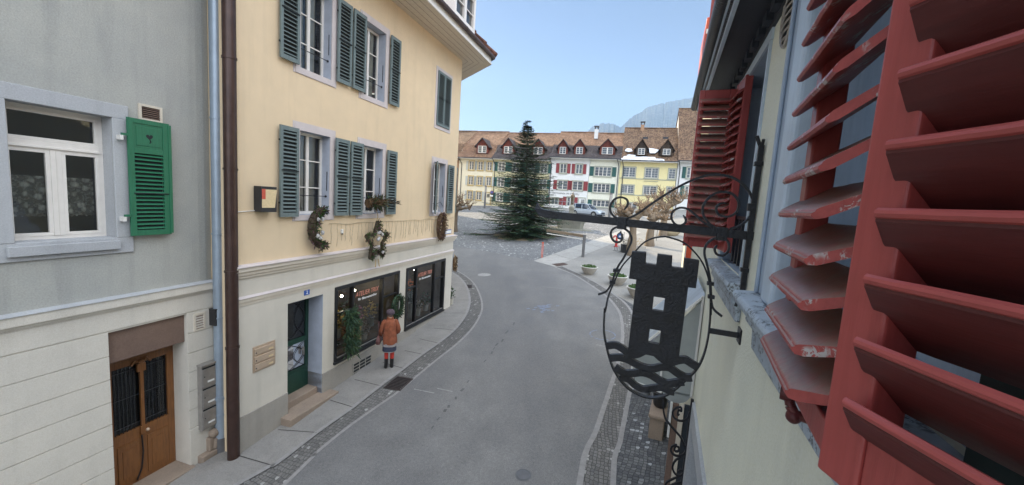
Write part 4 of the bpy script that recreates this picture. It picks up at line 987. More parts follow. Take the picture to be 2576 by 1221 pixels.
# ================================================================== OWN HOUSE ON THE RIGHT (x = -s along the wall, s metres ahead of the viewer)
ow = thing('viewers_house', 'pale yellow stuccoed house close on the right with weathered red shutters', 'house', RW.o, RW.ang)
mb = MB()
H1, H2_, H0 = (-1.85,-.80,4.645,6.12,.24,1), (-3.95,-2.95,4.60,6.09,.30,2), (-.20,1.30,4.60,6.12,.24,1)
wall(mb, -4.86, 5, -1, 6.5, [H1, H2_, H0, (-4.42,-1.5,.5,2.72,.35,3)], 0)
mb.poly([(-4.86,0,-1),(-4.86,7,-1),(-4.86,7,6.5),(-4.86,0,6.5)]); mb.poly([(5,0,-1),(5,7,-1),(5,7,6.5),(5,0,6.5)]); mb.poly([(-4.86,7,-1),(5,7,-1),(5,7,6.5),(-4.86,7,6.5)])
mb.build('wall', [M['yellow_st'], M['blue_wood'], M['blue_wood'], M['stone']], ow)
mb = MB(); mb.box(-2.24,-2.01,-.045,0,4.63,6.24); mb.box(-2.22,-2.19,-.06,-.045,4.63,6.24); mb.box(-2.06,-2.03,-.058,-.045,4.63,6.24); mb.box(-2.01,-.6,-.0449,0,6.12,6.24)
mb.build('window_surround', M['blue_wood'], ow, bev=.006)
mb = MB(); mb.box(-2.01,-1.85,-.075,0.0,4.63,6.24); mb.build('window_bead', M['blue_light'], ow, bev=.02, seg=3)
mb = MB(); mb.box(-2.95,-2.915,-.015,0,4.60,6.10); mb.box(-4.05,-2.9,-.015,0,6.09,6.16); mb.box(-4.07,-3.95,-.02,0,4.60,6.16); mb.build('window_surround', M['blue_light'], ow)
for (x0, x1, z0, z1, dep, _k) in (H1, H2_):
    c = casement(x1-x0, z1-z0, (.36,.70), fr=.085, mul=.11).build('window', M['blue_light'], ow); c.location = (x0, dep-.06, z0)
    pane(x1-x0, z1-z0).build('pane', M['glass'], c)
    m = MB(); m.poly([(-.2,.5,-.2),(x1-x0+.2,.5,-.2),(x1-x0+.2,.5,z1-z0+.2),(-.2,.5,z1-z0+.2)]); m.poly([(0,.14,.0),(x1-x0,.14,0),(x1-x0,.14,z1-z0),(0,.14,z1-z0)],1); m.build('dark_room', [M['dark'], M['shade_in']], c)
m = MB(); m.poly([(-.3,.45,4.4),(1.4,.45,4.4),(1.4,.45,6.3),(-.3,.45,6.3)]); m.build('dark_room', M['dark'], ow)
def sill(x0, x1, z, d, under):
    mb = MB(); pr = [(.16,z-.005),(-d,z-.024),(-d-.012,z-.045),(-d,z-.080),(.0,z-.09)]
    mb.prism(pr, lambda a,b,t_: (t_,a,b), x0, x1)
    pr = [(0,z-.09),(-d*.55,z-.09),(-d*.62,z-.155),(-d*.35,z-.20),(-d*.30,z-under),(0,z-under)]
    mb.prism(pr, lambda a,b,t_: (t_,a,b), x0+.06, x1-.06)
    return mb.build('window_sill', M['sill'], ow, bev=.009)
mb = MB(); mb.box(-.795,-.215,-.03,0,4.3,6.24); mb.build('shade_strip', M['teal_shade'], ow)  # added dark board standing in for deep shade behind the near leaf
sill(-2.27,-.80,4.645,.135,.30); sill(-4.1,-2.72,4.605,.10,.28)
mb = MB(); ring(mb,-4.42,-1.5,.5,2.72,.20,-.03,0); mb.build('ground_floor_surround', M['stone'], ow); mb = MB(); mb.poly([(-4.5,.36,.4),(-1.4,.36,.4),(-1.4,.36,2.8),(-4.5,.36,2.8)]); mb.build('ground_floor_pane', M['glass'], ow)
# eaves
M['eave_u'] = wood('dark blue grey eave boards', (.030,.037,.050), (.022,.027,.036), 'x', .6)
mb = MB(); mb.box(-5.55,5,-.235,0,6.25,6.28)
for k in range(50): mb.box(-5.5+k*.21,-5.39+k*.21,-.06,-.02,6.19,6.25)
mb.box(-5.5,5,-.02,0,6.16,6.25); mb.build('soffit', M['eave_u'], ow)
mb = MB(); mb.box(-5.56,5,-.257,-.235,6.225,6.30); mb.box(-5.56,5,-.284,-.274,6.27,6.33); mb.build('fascia', M['blue_light'], ow)
mb = MB(); mb.tube([(-5.64,-.31,6.34),(5,-.31,6.34)],.045,12); mb.box(-5.57,5,-.274,-.257,6.27,6.36); mb.build('gutter', M['iron'], ow, 40)
mb = MB(); mb.poly([(-5.7,-.33,6.40),(5,-.33,6.40),(5,3.5,9.2),(-5.7,3.5,9.2)]); mb.poly([(-5.7,-.27,6.36),(5,-.27,6.36),(5,7.4,6.36),(-5.7,7.4,6.36)]); mb.poly([(-5.7,7.4,6.4),(5,7.4,6.4),(5,3.5,9.2),(-5.7,3.5,9.2)]); mb.poly([(-5.7,-.3,6.38),(-5.7,7.4,6.38),(-5.7,3.5,9.2)]); mb.build('roof', M['roof_red'], ow)
m = MB(); c_ = (-2.54, 6.07); m.tube([(c_[0]+.115*math.cos(q), -.008, c_[1]+.155*math.sin(q)) for q in [2*PI*k/24 for k in range(25)]], .011, 6)
for k in range(7):
    z = c_[1]-.12+k*.04; hw = .115*math.sqrt(max(0,1-((z-c_[1])/.155)**2)); m.tube([(c_[0]-hw,-.006,z),(c_[0],-.02,z-.006),(c_[0]+hw,-.006,z)],.008,5)
m.poly([(c_[0]+.113*math.cos(q), -.003, c_[1]+.152*math.sin(q)) for q in [2*PI*k/24 for k in range(24)]], 1); m.build('oval_vent', [M['alu'], M['shut_d']], ow)
# red leaves -------------------------------------------------------
def red_leaf(mtx, w, z0, z1, stile, inner, zn0, pitch, over, dep=.055, label=None, single=False, rail=.12, far_over=None):
    """leaf in its own frame: x 0..w, the side facing the viewer at y=0 looking to -y"""
    mb = MB(); mb.box(0,stile,0,dep,z0,z1); mb.box(w-stile,w,0,dep,z0,z1); mb.box(stile,w-stile,.003,dep-.003,z0,z0+rail); mb.box(stile,w-stile,.003,dep-.003,z1-rail,z1)
    f = mb.build('shutter', M['red'], ow, bev=.005, seg=3); f.matrix_local = ow_m.inverted() @ mtx
    if label: f['label'] = label
    xa, xb_ = stile-over, w-stile+(over if far_over is None else far_over)
    k = 0; allm = MB()
    while zn0+pitch*k < z1-rail*.7:
        z = zn0+pitch*k; k += 1; s = MB() if not single else allm; jit = rnd.uniform(-.0015,.0015); zl = z if single else 0
        if inner:                        # high edge towards us, falls away behind
            pr = [(-.025,.001),(-.030,-.002),(-.0315,-.006),(-.030,-.0105),(-.0265,-.0125),(-.027,-.0165),(-.0245,-.019),(-.004,-.046),(dep-.006,-.098),(dep-.001,-.086),(.006,-.036),(-.016,-.002)]
        else:                            # low edge towards us, rises behind: the dusty top shows
            pr = [(-.040,-.004),(-.045,.001),(-.0445,.007),(-.041,.010),(-.0405,.013),(-.037,.017),(-.020,.028),(0,.041),(dep-.004,.076),(dep-.001,.062),(0,.022),(-.018,.008),(-.030,-.001)]
        n = len(pr); A = []; Bq = []
        for y, zz in pr:
            cut = .012*max(0,(-.020-y))/.025 if not inner else .010*max(0,-y)/.0315
            cutb = .095*max(0,.012-y)/.057 if not inner and not single else cut
            A.append((xa+cut+jit, y, zl+zz)); Bq.append((xb_-cutb+jit, y, zl+zz))
        m_ = 10; rows = []; nf0 = len(s.f)
        for q in range(m_+1):
            f_ = q/m_; rows.append([(a[0]+(b[0]-a[0])*f_, a[1]+(.0012*NZ.noise(V((f_*9,k*3.1,a[2]*30))) if 0 < q < m_ else 0), a[2]+(.0012*NZ.noise(V((f_*7,k*5.3,2))) if 0 < q < m_ else 0)) for a, b in zip(A, Bq)])
        s.loft(rows)
        if inner:                        # lit red on the front edge, shade painted dark on the rest
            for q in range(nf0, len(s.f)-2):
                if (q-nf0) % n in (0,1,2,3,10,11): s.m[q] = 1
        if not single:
            o = s.build('slat', [M['red_shaded'], M['red_lit']] if inner else M['red_slat'], f, 38); o.location = (0,0,z); o.rotation_euler = (R(rnd.uniform(-1.5,1.5)), R(rnd.uniform(-.25,.25)), 0)
    if single: allm.build('louvres', M['red_slat'], f)
    return f
ow_m = Matrix.Translation(RW.o) @ Matrix.Rotation(RW.ang,4,'Z')
# leaf of the viewer's own window, pushed open beside the camera: its inner side shows
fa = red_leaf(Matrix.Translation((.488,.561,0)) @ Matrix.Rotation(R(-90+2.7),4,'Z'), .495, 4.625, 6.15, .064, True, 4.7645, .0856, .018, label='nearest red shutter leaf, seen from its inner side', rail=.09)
# leaf half closed over the next window: its outer side shows
AZB = R(25.25); PB = V((.231*math.cos(AZB), -.231*math.sin(AZB), 0)); UB = V((-math.sin(AZB), -math.cos(AZB), 0))
o_ = PB - UB*1.245
fb = red_leaf(Matrix.Translation(o_) @ Matrix.Rotation(-PI/2-AZB,4,'Z'), .505, 4.60, 6.15, .055, False, 4.665, .0855, .05, label='flaking red shutter leaf over the next window', rail=.06, far_over=0.0)
m = MB(); x, y, z = .150, .030, 4.575
m.tube([(x,y+.045,z-.030),(x+.004,y+.016,z-.036),(x+.002,y-.006,z-.034),(x-.004,y-.016,z-.018)], .0125, 10); m.tube([(x-.010,y-.014,z+.010),(x-.016,y-.036,z+.010)], .0215, 18); m.tube([(x-.004,y-.016,z-.018),(x-.010,y-.020,z+.004)], .011, 10); m.blob((x+.002,y-.008,z-.040),.017,0,12,7)
M['red_dark'] = plain('dark red iron paint', (.10,.016,.016), .4, .2, 30, .2, .3)
o = m.build('shutter_catch', M['red_dark'], fb, 50)
m = MB(); m.tube([(.30,.06,5.02),(.27,.05,4.985),(.20,.07,4.995),(.15,.08,4.985)], .0035, 6); m.build('hook', M['iron'], fb)
# second window: two folded leaves
sa = math.atan2(-RW.v.y, -RW.v.x)
pc_ = RW.w(-3.92,-.335,0)
red_leaf(Matrix.Translation(pc_) @ Matrix.Rotation(sa+PI,4,'Z'), .285, 4.69, 6.08, .045, False, 4.775, .066, .035, single=True, label='red louvred leaf folded out square to the wall')
pd_ = RW.w(-3.90,-.055,0)
red_leaf(Matrix.Translation(pd_) @ Matrix.Rotation(RW.ang+R(4),4,'Z'), .30, 4.69, 6.10, .045, False, 4.775, .066, .035, single=True, label='second red leaf folded back towards the blue grey reveal')
# iron window guards (dark upright bars seen beside the reveals)
mb = MB()
for k in range(5): mb.box(-3.10-k*.14,-3.07-k*.14,.03,.05,4.62,4.98)
mb.box(-3.94,-2.96,.028,.052,4.97,4.995); mb.build('window_guard', M['iron'], ow)
mb = MB()
for k in range(3): mb.box(-1.80+k*.07,-1.775+k*.07,-.02,.01,4.65,4.96)
mb.box(-1.84,-1.60,-.022,.012,4.94,4.962); mb.build('window_guard', M['iron'], ow)

# ------------------------------------------------------------------ wrought-iron tower sign
SO = RW.w(-2.72, 0, 0); SA = math.atan2(-RW.v.y, -RW.v.x)
sgn = thing('tower_sign', 'black wrought iron hanging sign with a crenellated tower above waves in an oval hoop', 'hanging sign', (SO.x, SO.y, 0), SA)
def sp_(X, Y):                           # grid point on the sign's plane -> (distance from wall, height)
    p = hit(X, Y, SO, RW.u); return ((p-SO).dot(-RW.v), p.z)
q2 = lambda x, y: sp_(1502.6+.3297*x, 429.3+.3297*y)
q3 = lambda x, y: sp_(1502.6+.2528*x, 737.9+.2528*y)
q6 = lambda x, y: sp_(1301.3+.2197*x, 509.8+.2197*y)
def curve(pts, fn, k=5): return [(a, b) for a, b in smooth_line([fn(*p)+(0,) for p in pts], k)]
def bar_path(mb, line, wz=.010, wy=.016, y=0.0, taper=True):
    n = len(line)
    rings = []
    for i, (a, b) in enumerate(line):
        p0, p1 = line[max(i-1,0)], line[min(i+1,n-1)]; d = V((p1[0]-p0[0], p1[1]-p0[1])); d = d.normalized() if d.length > 1e-8 else V((1,0)); q = V((-d.y, d.x))*wz/2
        t_ = min(1, .45+i/6) if taper else 1
        rings.append([(a+q.x*t_, y-wy/2*t_, b+q.y*t_),(a+q.x*t_, y+wy/2*t_, b+q.y*t_),(a-q.x*t_, y+wy/2*t_, b-q.y*t_),(a-q.x*t_, y-wy/2*t_, b-q.y*t_)])
    mb.loft(rings)
mb = MB(); a = q2(1195,510); b = q6(1165,205); c = q6(560,140); 
def barseg(p, q, h0, h1, w): mb.hexa([(p[0],-w,p[1]-h0),(q[0],-w,q[1]-h1),(q[0],w,q[1]-h1),(p[0],w,p[1]-h0),(p[0],-w,p[1]+h0),(q[0],-w,q[1]+h1),(q[0],w,q[1]+h1),(p[0],w,p[1]+h0)])
zbar = 4.898
barseg((.0,zbar-.016),(1.22,zbar+.016),.026,.026,.009)
tip = [(1.22,zbar+.016),(1.29,zbar+.018),(1.345,zbar+.030),(1.375,zbar+.058),(1.38,zbar+.095)]
rings = []
for i, (d_, z_) in enumerate(tip):
    hh = [.026,.029,.027,.019,.006][i]; ww = [.009,.018,.022,.016,.005][i]; ang = [0,.1,.5,1.2,1.5][i]
    rings.append([(d_-hh*math.sin(ang),-ww,z_+hh*math.cos(ang)),(d_-hh*math.sin(ang),ww,z_+hh*math.cos(ang)),(d_+hh*math.sin(ang),ww,z_-hh*math.cos(ang)),(d_+hh*math.sin(ang),-ww,z_-hh*math.cos(ang))])
mb.loft(rings)
mb.build('arm', M['iron'], sgn, bev=.0015)
for (x0, y0, x1, y1) in ((160,352,220,450),(915,430,985,538),(1148,250,1202,312)):
    m = MB(); p, q = q2(x0,y0), q2(x1,y1); m.box(min(p[0],q[0]),max(p[0],q[0]),-.022,.022,min(p[1],q[1]),max(p[1],q[1])); m.build('collar', M['iron'], sgn, bev=.003)
scr = [
 [(205,300),(232,262),(225,222),(180,205),(130,222),(98,280),(110,330),(150,362),(215,368),(300,335),(420,250),(560,160),(700,85),(850,35),(980,40),(1080,80),(1150,150),(1190,240),(1185,310),(1150,370),(1090,420),(1010,448)],
 [(985,345),(935,335),(908,295),(922,258),(960,245),(950,350),(1010,350),(1060,320),(1080,270),(1070,220),(1030,180),(970,165),(900,175),(840,220),(805,280),(810,340),(850,400),(905,440)],
 [(655,340),(675,375),(665,405),(625,420),(585,400),(565,355),(580,310),(630,285),(690,295),(750,340),(810,395),(875,432)],
 [(185,480),(190,520),(170,545),(130,540),(105,500),(110,458),(150,432),(200,440),(245,475),(262,530),(240,590),(200,670),(160,730),(130,800),(110,860),(70,920),(8,945)],
 [(915,568),(895,600),(912,640),(960,647),(1000,612),(1003,560),(980,525),(930,513),(870,530),(825,580),(818,640),(835,710),(855,800),(865,900),(870,1000),(890,1060),(950,1112)]]
scr[1] = [(985,250),(935,255),(908,285),(915,325),(950,348),(1010,350),(1060,320),(1080,270),(1070,220),(1030,180),(970,165),(900,175),(840,220),(805,280),(810,340),(850,400),(905,440)]
for s_ in scr:
    m = MB(); bar_path(m, curve(s_, q2, 6), .0135, .024); m.build('scroll', M['iron'], sgn, 35)
rl = [(520,503),(430,515),(350,555),(270,640),(190,730),(130,850),(85,960),(60,1080)]
r3 = [(75,150),(66,350),(80,470),(120,640),(170,770),(260,900),(360,980),(480,1030),(600,1035),(720,995),(850,890),(975,770),(1050,640),(1100,450),(1122,250),(1128,80)]
rr = [(866,1100),(862,950),(850,830),(800,700),(720,600),(640,540),(520,503)]
line = [q2(*p) for p in rl]+[q3(*p) for p in r3]+[q2(*p) for p in rr]
m = MB(); bar_path(m, [(a, b) for a, b in smooth_line([p+(0,) for p in line], 5)], .0100, .034, 0, False); m.build('hoop', M['iron'], sgn, 35)
for p in ((145,762),(118,850)): 
    m = MB(); c = q2(*p); m.box(c[0]-.019,c[0]+.019,-.022,.022,c[1]-.011,c[1]+.011); m.build('collar', M['iron'], sgn)
for p in ((862,862),(868,963)):
    m = MB(); c = q2(*p); m.box(c[0]-.019,c[0]+.019,-.022,.022,c[1]-.010,c[1]+.010); m.build('collar', M['iron'], sgn)
# tower
m = MB()
P_ = [q2(*p) for p in ((268,612),(375,620),(370,702),(450,715),(460,632),(573,647),(568,730),(655,742),(660,664),(776,682),(750,892),(245,818))]
for quad in ((0,1,2,None),):
    pass
bl, br_ = q2(245,818), q2(750,892); y0, y1 = -.016, .043
def slabp(m, pts, y0, y1): m.prism([(p[0],p[1]) for p in pts], lambda a,b,t_: (a,t_,b), y0, y1)
L_ = lambda p, q, f: (p[0]+(q[0]-p[0])*f, p[1]+(q[1]-p[1])*f)
slabp(m, P_, y0, y1)
m.build('battlement', M['iron'], sgn, bev=.004)
tl, tr_, bl2, br2 = q2(300,828), q2(692,884), q3(308,560), q3(806,660)
def G_(u, v): return L_(L_(tl, tr_, u), L_(bl2, br2, u), v)
h1 = [q2(430,955), q2(516,966), q2(505,1068), q2(424,1056)]; h2 = [q3(520,347), q3(632,356), q3(618,494), q3(512,478)]
m = MB(); ys = (-.007, .033)
def inv(p):
    u = v = .5
    for _ in range(20):
        g0 = G_(u,v); du = ((G_(u+.01,v)[0]-g0[0])/.01,(G_(u+.01,v)[1]-g0[1])/.01); dv = ((G_(u,v+.01)[0]-g0[0])/.01,(G_(u,v+.01)[1]-g0[1])/.01)
        det = du[0]*dv[1]-du[1]*dv[0]; ex, ez = p[0]-g0[0], p[1]-g0[1]; u += (ex*dv[1]-ez*dv[0])/det; v += (du[0]*ez-du[1]*ex)/det
    return u, v
a1, a2 = [inv(p) for p in h1], [inv(p) for p in h2]
u0 = (a1[0][0]+a1[3][0]+a2[0][0]+a2[3][0])/4; u1 = (a1[1][0]+a1[2][0]+a2[1][0]+a2[2][0])/4
va, vb = (a1[0][1]+a1[1][1])/2, (a1[2][1]+a1[3][1])/2; vc, vd = (a2[0][1]+a2[1][1])/2, (a2[2][1]+a2[3][1])/2
for (p0, p1, r0, r1_) in ((0,u0,0,1),(u1,1,0,1),(u0,u1,0,va),(u0,u1,vb,vc),(u0,u1,vd,1)):
    slabp(m, [G_(p0,r0),G_(p1,r0),G_(p1,r1_),G_(p0,r1_)], *ys)
m.build('tower', M['iron'], sgn)
wv = [[(92,520),(180,510),(250,545),(330,600),(400,600),(480,565),(560,575),(640,640),(720,680),(800,662),(870,655),(940,695),(1002,735)],
      [(128,640),(220,632),(300,652),(390,700),(480,735),(560,742),(640,725),(720,735),(800,790),(880,830),(940,830)],
      [(178,728),(270,785),(350,790),(450,782),(530,805),(620,860),(700,890),(780,882),(860,872)],
      [(225,832),(310,850),(380,910),(460,945),(560,935),(640,930),(720,965),(765,975)]]
for k, s_ in enumerate(wv):
    m = MB(); bar_path(m, curve(s_, q3, 5), .047 if k < 3 else .042, .030, .010, False); m.build('wave', M['iron'], sgn, 35)
m = MB(); a, b = q3(1115,372), q3(1345,395); m.box(0,a[0],-.008,.008,a[1]-.017,a[1]+.017); m.build('brace', M['iron'], sgn, bev=.002)
m = MB(); m.box(0,.010,-.05,.05,a[1]-.046,a[1]+.046); m.build('wall_plate', M['iron'], sgn, bev=.002)
m = MB(); pts = [(1205,-90,.010),(1212,-40,.010),(1200,150,.011),(1185,330,.011),(1170,520,.011),(1155,650,.010),(1135,740,.009)]
m.box(.006,.036,-.015,.015,4.54,5.42); m.tube([(.020,0,5.40),(.050,-.010,5.475)],.012,6); m.tube([(.020,0,5.40),(.020,.034,5.45)],.010,6); m.tube([(.020,0,4.56),(.046,.0,4.44)],.010,6); m.tube([(.020,0,4.57),(.014,.03,4.46)],.010,6); m.box(.003,.046,-.02,.02,4.66,4.685); m.box(.003,.046,-.02,.02,5.30,5.325)
m.build('wall_bar', M['iron'], sgn, bev=.002)

# ------------------------------------------------------------------ glazed shop canopy below, iron scroll bracket, shop front boards
pc = thing('shop_canopy', 'glazed shop canopy with ribbed metal roof on the yellow wall below the tower sign', 'canopy', RW.w(-4.95,0,0), SA)
L = 1.7
prof = [(0,4.06),(.20,3.80),(.45,3.52),(.74,3.20)]
mb = MB(); n = 26
for k in range(n):
    y0, y1 = -L*k/n, -L*(k+1)/n; dz0, dz1 = (.022 if k % 2 else 0), (.022 if (k+1) % 2 else 0)
    for (a, za_), (b, zb_2) in zip(prof[:-1], prof[1:]): mb.poly([(a,y0,za_+dz0),(b,y0,zb_2+dz0),(b,y1,zb_2+dz1),(a,y1,za_+dz1)])
M['ribbed'] = plain('ribbed metal roofing', (.42,.46,.50), .4, .2, 4, .4)
mb.build('roof', M['ribbed'], pc)
M['grp'] = plain('dull translucent side panel', (.30,.32,.31), .35, .12, 3)
mb = MB(); mb.prism([(.01,2.82),(.34,2.80),(.66,2.86),(.71,3.16),(.45,3.47),(.20,3.75),(.01,4.00)], lambda a,b,t_: (a,t_,b), -.01, 0.0); 
mb.poly([(.71,0,2.86),(.71,-L,2.86),(.71,-L,3.16),(.71,0,3.16)]); mb.prism([(.18+.16*math.cos(PI+q*PI/10), 2.84+.14*math.sin(PI+q*PI/10)) for q in range(11)], lambda a,b,t_: (a,t_,b), -.5, -.0)
mb.build('side_panel', M['grp'], pc)
mb = MB()
for p, q in (((.015,2.82),(.015,4.05)),((.015,4.04),(.74,3.19)),((.71,2.84),(.71,3.18)),((.34,2.80),(.71,2.86)),((.37,2.82),(.37,3.58))): mb.beam((p[0],.012,p[1]),(q[0],.012,q[1]),.022,.030,up=(0,1,0))
mb.build('frame', M['white2'], pc)
mb = MB(); mb.blob((.53,-.05,2.72),.07,0,12,6,(1,1,.8)); mb.tube([(.53,-.05,2.76),(.53,-.05,2.86)],.02,8); mb.build('lamp', M['post'], pc)
bk = thing('scroll_bracket', 'black wrought iron scroll bracket low on the yellow wall at the bottom edge', 'bracket', RW.w(-4.6,0,0), SA)
SO2 = RW.w(-4.6,0,0)
def q1(x, y):
    p = hit(1637+.2419*x, 925.7+.2419*y, SO2, RW.u); return ((p-SO2).dot(-RW.v), p.z)
for s_ in ([(300,480),(280,490),(290,440),(318,450),(312,410),(260,420),(228,460),(240,510),(280,545),(340,550),(385,520),(405,460)], [(125,330),(130,420),(150,520),(190,580),(250,650),(310,720),(345,790)],
           [(262,815),(292,830),(285,865),(255,865),(248,835),(268,802),(225,815),(210,850),(225,890),(270,915),(330,905),(365,860),(340,790)], [(320,925),(260,960),(228,1020),(240,1080),(280,1120),(325,1110),(340,1080),(310,1062),(285,1080)], [(290,1130),(220,1160),(162,1195),(165,1240),(260,1200),(340,1180)]):
    m = MB(); bar_path(m, curve(s_, q1, 5), .020, .02); m.build('scroll', M['iron'], bk, 35)
m = MB(); a, b = q1(405,420), q1(345,1230); m.box(.015,.045,-.012,.012,1.5,2.95); m.build('upright', M['iron'], bk)
sf = bpy.data.objects.new('shop_front', None); COL.objects.link(sf); sf.parent = ow; sf.matrix_local = ow_m.inverted() @ Matrix.Translation(RW.w(-4.88,0,0)) @ Matrix.Rotation(SA,4,'Z')
for nm, mt_, x0, x1, z0, z1, y in (('white_panel','white2',.205,.230,2.28,2.72,0),('grey_board','sandstone',.13,.20,-.2,2.7,-.03),('cream_board','trim',.075,.128,-.2,2.7,-.02),('dark_board','eave_u',.0,.072,-.2,2.7,-.05)):
    m = MB(); m.box(x0,x1,y-.05,y,z0,z1); m.build(nm, M[mt_], sf, bev=.004)
p = gh(1652,1080)
t = thing('stone_trough', 'pale stone block on the cobbles beside the shop front', 'stone block', (p.x,p.y,gz(p.x,p.y)), R(65)); m = MB(); m.box(-.38,.30,-.14,.14,-.1,.42); m.box(-.42,.34,-.17,.17,.42,.50); m.build('block', M['step'], t, bev=.02)
t = thing('dark_pot', 'dark pot with a wiry shrub standing on the pale stone block', 'potted shrub', (p.x+.03,p.y+.05,gz(p.x,p.y)+.50), 0)
m = MB(); m.lathe([(.11,0),(.14,.05),(.16,.30),(.18,.32),(.15,.32),(.14,.26)],14); m.build('pot', M['plastic'], t, 40); m = MB()
for k in range(26):
    a = rnd.uniform(0,2*PI); m.tube([(0,0,.25),(.1*math.cos(a),.1*math.sin(a),.5),(.22*math.cos(a),.22*math.sin(a),rnd.uniform(.45,.85))],.006,4)
    for j in range(6): m.leaf((.18*math.cos(a)+rnd.uniform(-.05,.05),.18*math.sin(a)+rnd.uniform(-.05,.05),rnd.uniform(.4,.8)),(rnd.uniform(-1,1),rnd.uniform(-1,1),.4),.07,.02)
m.build('shrub', M['dry2'], t)

# ------------------------------------------------------------------ neighbour beyond, with the orange signs
nb = thing('neighbour_house', 'neighbouring house on the right showing a red louvred shutter above the dark eave', 'house', RW.o, RW.ang)
mb = MB(); mb.box(-13,-4.92,.06,8,-1,8.6); mb.build('wall', M['yellow_st'], nb)
mb = MB(); mb.poly([(-13.3,.0,8.6),(-5.0,.0,8.6),(-5.0,4.3,12.4),(-13.3,4.3,12.4)]); mb.poly([(-13.3,8.6,8.6),(-5.0,8.6,8.6),(-5.0,4.3,12.4),(-13.3,4.3,12.4)]); mb.poly([(-5.0,.0,8.6),(-5.0,8.6,8.6),(-5.0,4.3,12.4)]); mb.poly([(-13.3,.0,8.6),(-13.3,8.6,8.6),(-13.3,4.3,12.4)]); mb.poly([(-13.3,.0,8.58),(-5.0,.0,8.58),(-5.0,8.6,8.58),(-13.3,8.6,8.58)]); mb.build('roof', M['roof_red'], nb)
mb = MB(); mb.box(-6.03,-6.0,-.24,-.205,6.9,8.3); mb.box(-6.03,-6.0,.0,.04,6.9,8.3)
for k in range(18): mb.beam((-6.015,-.215,6.98+k*.075),(-6.015,.01,6.98+k*.075),.05,.014,up=(.5,0,.85))
mb.box(-6.03,-6.0,-.205,.0,6.9,6.97)
mb.build('shutter', M['red_slat_y'], nb)
def q9(x, y, o): p = hit(x, y, o, RW.u); return ((p-o).dot(-RW.v), p.z)
t = thing('orange_sign', 'orange red sign board standing off the wall above the dark eave against the sky', 'sign', RW.w(-8.0,0,0), SA)
m = MB(); m.box(.145,.195,-1.4,0,7.54,8.46); m.build('sign_box', M['banner'], t, bev=.008); m = MB(); m.box(-.08,.145,-.5,-.46,7.9,7.94); m.box(-.08,.145,-1.1,-1.06,7.9,7.94); m.build('bracket', M['iron'], t)
m = MB(); m.box(.155,.185,.0,.004,8.18,8.26); m.build('white_mark', M['letter_w'], t)
t = thing('upright_sign', 'upright orange sign with white letters beyond the folded red shutters', 'sign', RW.w(-9.0,0,0), SA)
m = MB(); m.box(-.055,.05,-.04,0,3.1,4.32); m.box(.05,.075,-.05,.01,3.1,4.34,1); m.build('board', [M['banner'], M['white2']], t)
m = MB(); m.box(-.08,-.055,-.04,-.02,3.9,3.94); m.build('bracket', M['iron'], t)
text('lettering', 'PIZZA', .10, M['letter_w'], t, Matrix(((0,-1,0,.035),(0,0,1,.004),(1,0,0,3.72),(0,0,0,1))), .002)
# ================================================================== HOUSES ACROSS THE SQUARE
def shift(mb, d): mb.v = [(x-d[0], y-d[1], z-d[2]) for x, y, z in mb.v]; return mb
M['far_cream'] = stucco('far cream render', (.80,.73,.56), (.74,.68,.53), grain=30, stain=.2)
M['far_yellow'] = stucco('far yellow render', (.78,.68,.36), (.73,.64,.35), grain=30, stain=.2)
M['far_yellow2'] = stucco('far pale yellow render', (.70,.64,.40), (.64,.59,.38), grain=30, stain=.2)
M['far_white'] = stucco('far white render', (.76,.76,.75), (.70,.70,.69), grain=30, stain=.15)
M['far_green'] = stucco('far greenish white render', (.78,.77,.65), (.72,.71,.60), grain=30, stain=.2)
M['far_orange'] = stucco('far orange brown render', (.42,.26,.16), (.36,.22,.14), grain=30, stain=.3)
M['ochre'] = plain('ochre window stone', (.48,.35,.14), .8, .08)
M['greystone'] = plain('greenish grey window stone', (.36,.37,.30), .8, .08)
M['sh_grey'] = plain('pale grey shutter', (.48,.50,.48), .7, .05); M['sh_green'] = plain('dark green shutter', (.015,.085,.075), .6, .1)
M['sh_red'] = plain('dark red shutter', (.24,.035,.04), .6, .1); M['shingle'] = tiles('red dormer shingles', [(.13,.035,.025),(.22,.06,.04),(.28,.085,.055)], .10, .12)
M['shingle_d'] = tiles('brown dormer shingles', [(.05,.035,.027),(.085,.06,.045),(.12,.085,.06)], .10, .12)
M['roof_a'] = tiles('brown orange roof tiles', [(.15,.085,.055),(.27,.155,.095),(.33,.20,.125)], .20, .22)
M['roof_b'] = tiles('old mottled roof tiles', [(.09,.055,.038),(.21,.125,.075),(.34,.22,.135)], .17, .17)
M['roof_d'] = tiles('dark slate brown tiles', [(.055,.045,.045),(.10,.08,.075),(.13,.105,.10)], .20, .22)
M['tin_dark'] = plain('dark sheet metal', (.04,.04,.045), .5, .15, 4, .3)
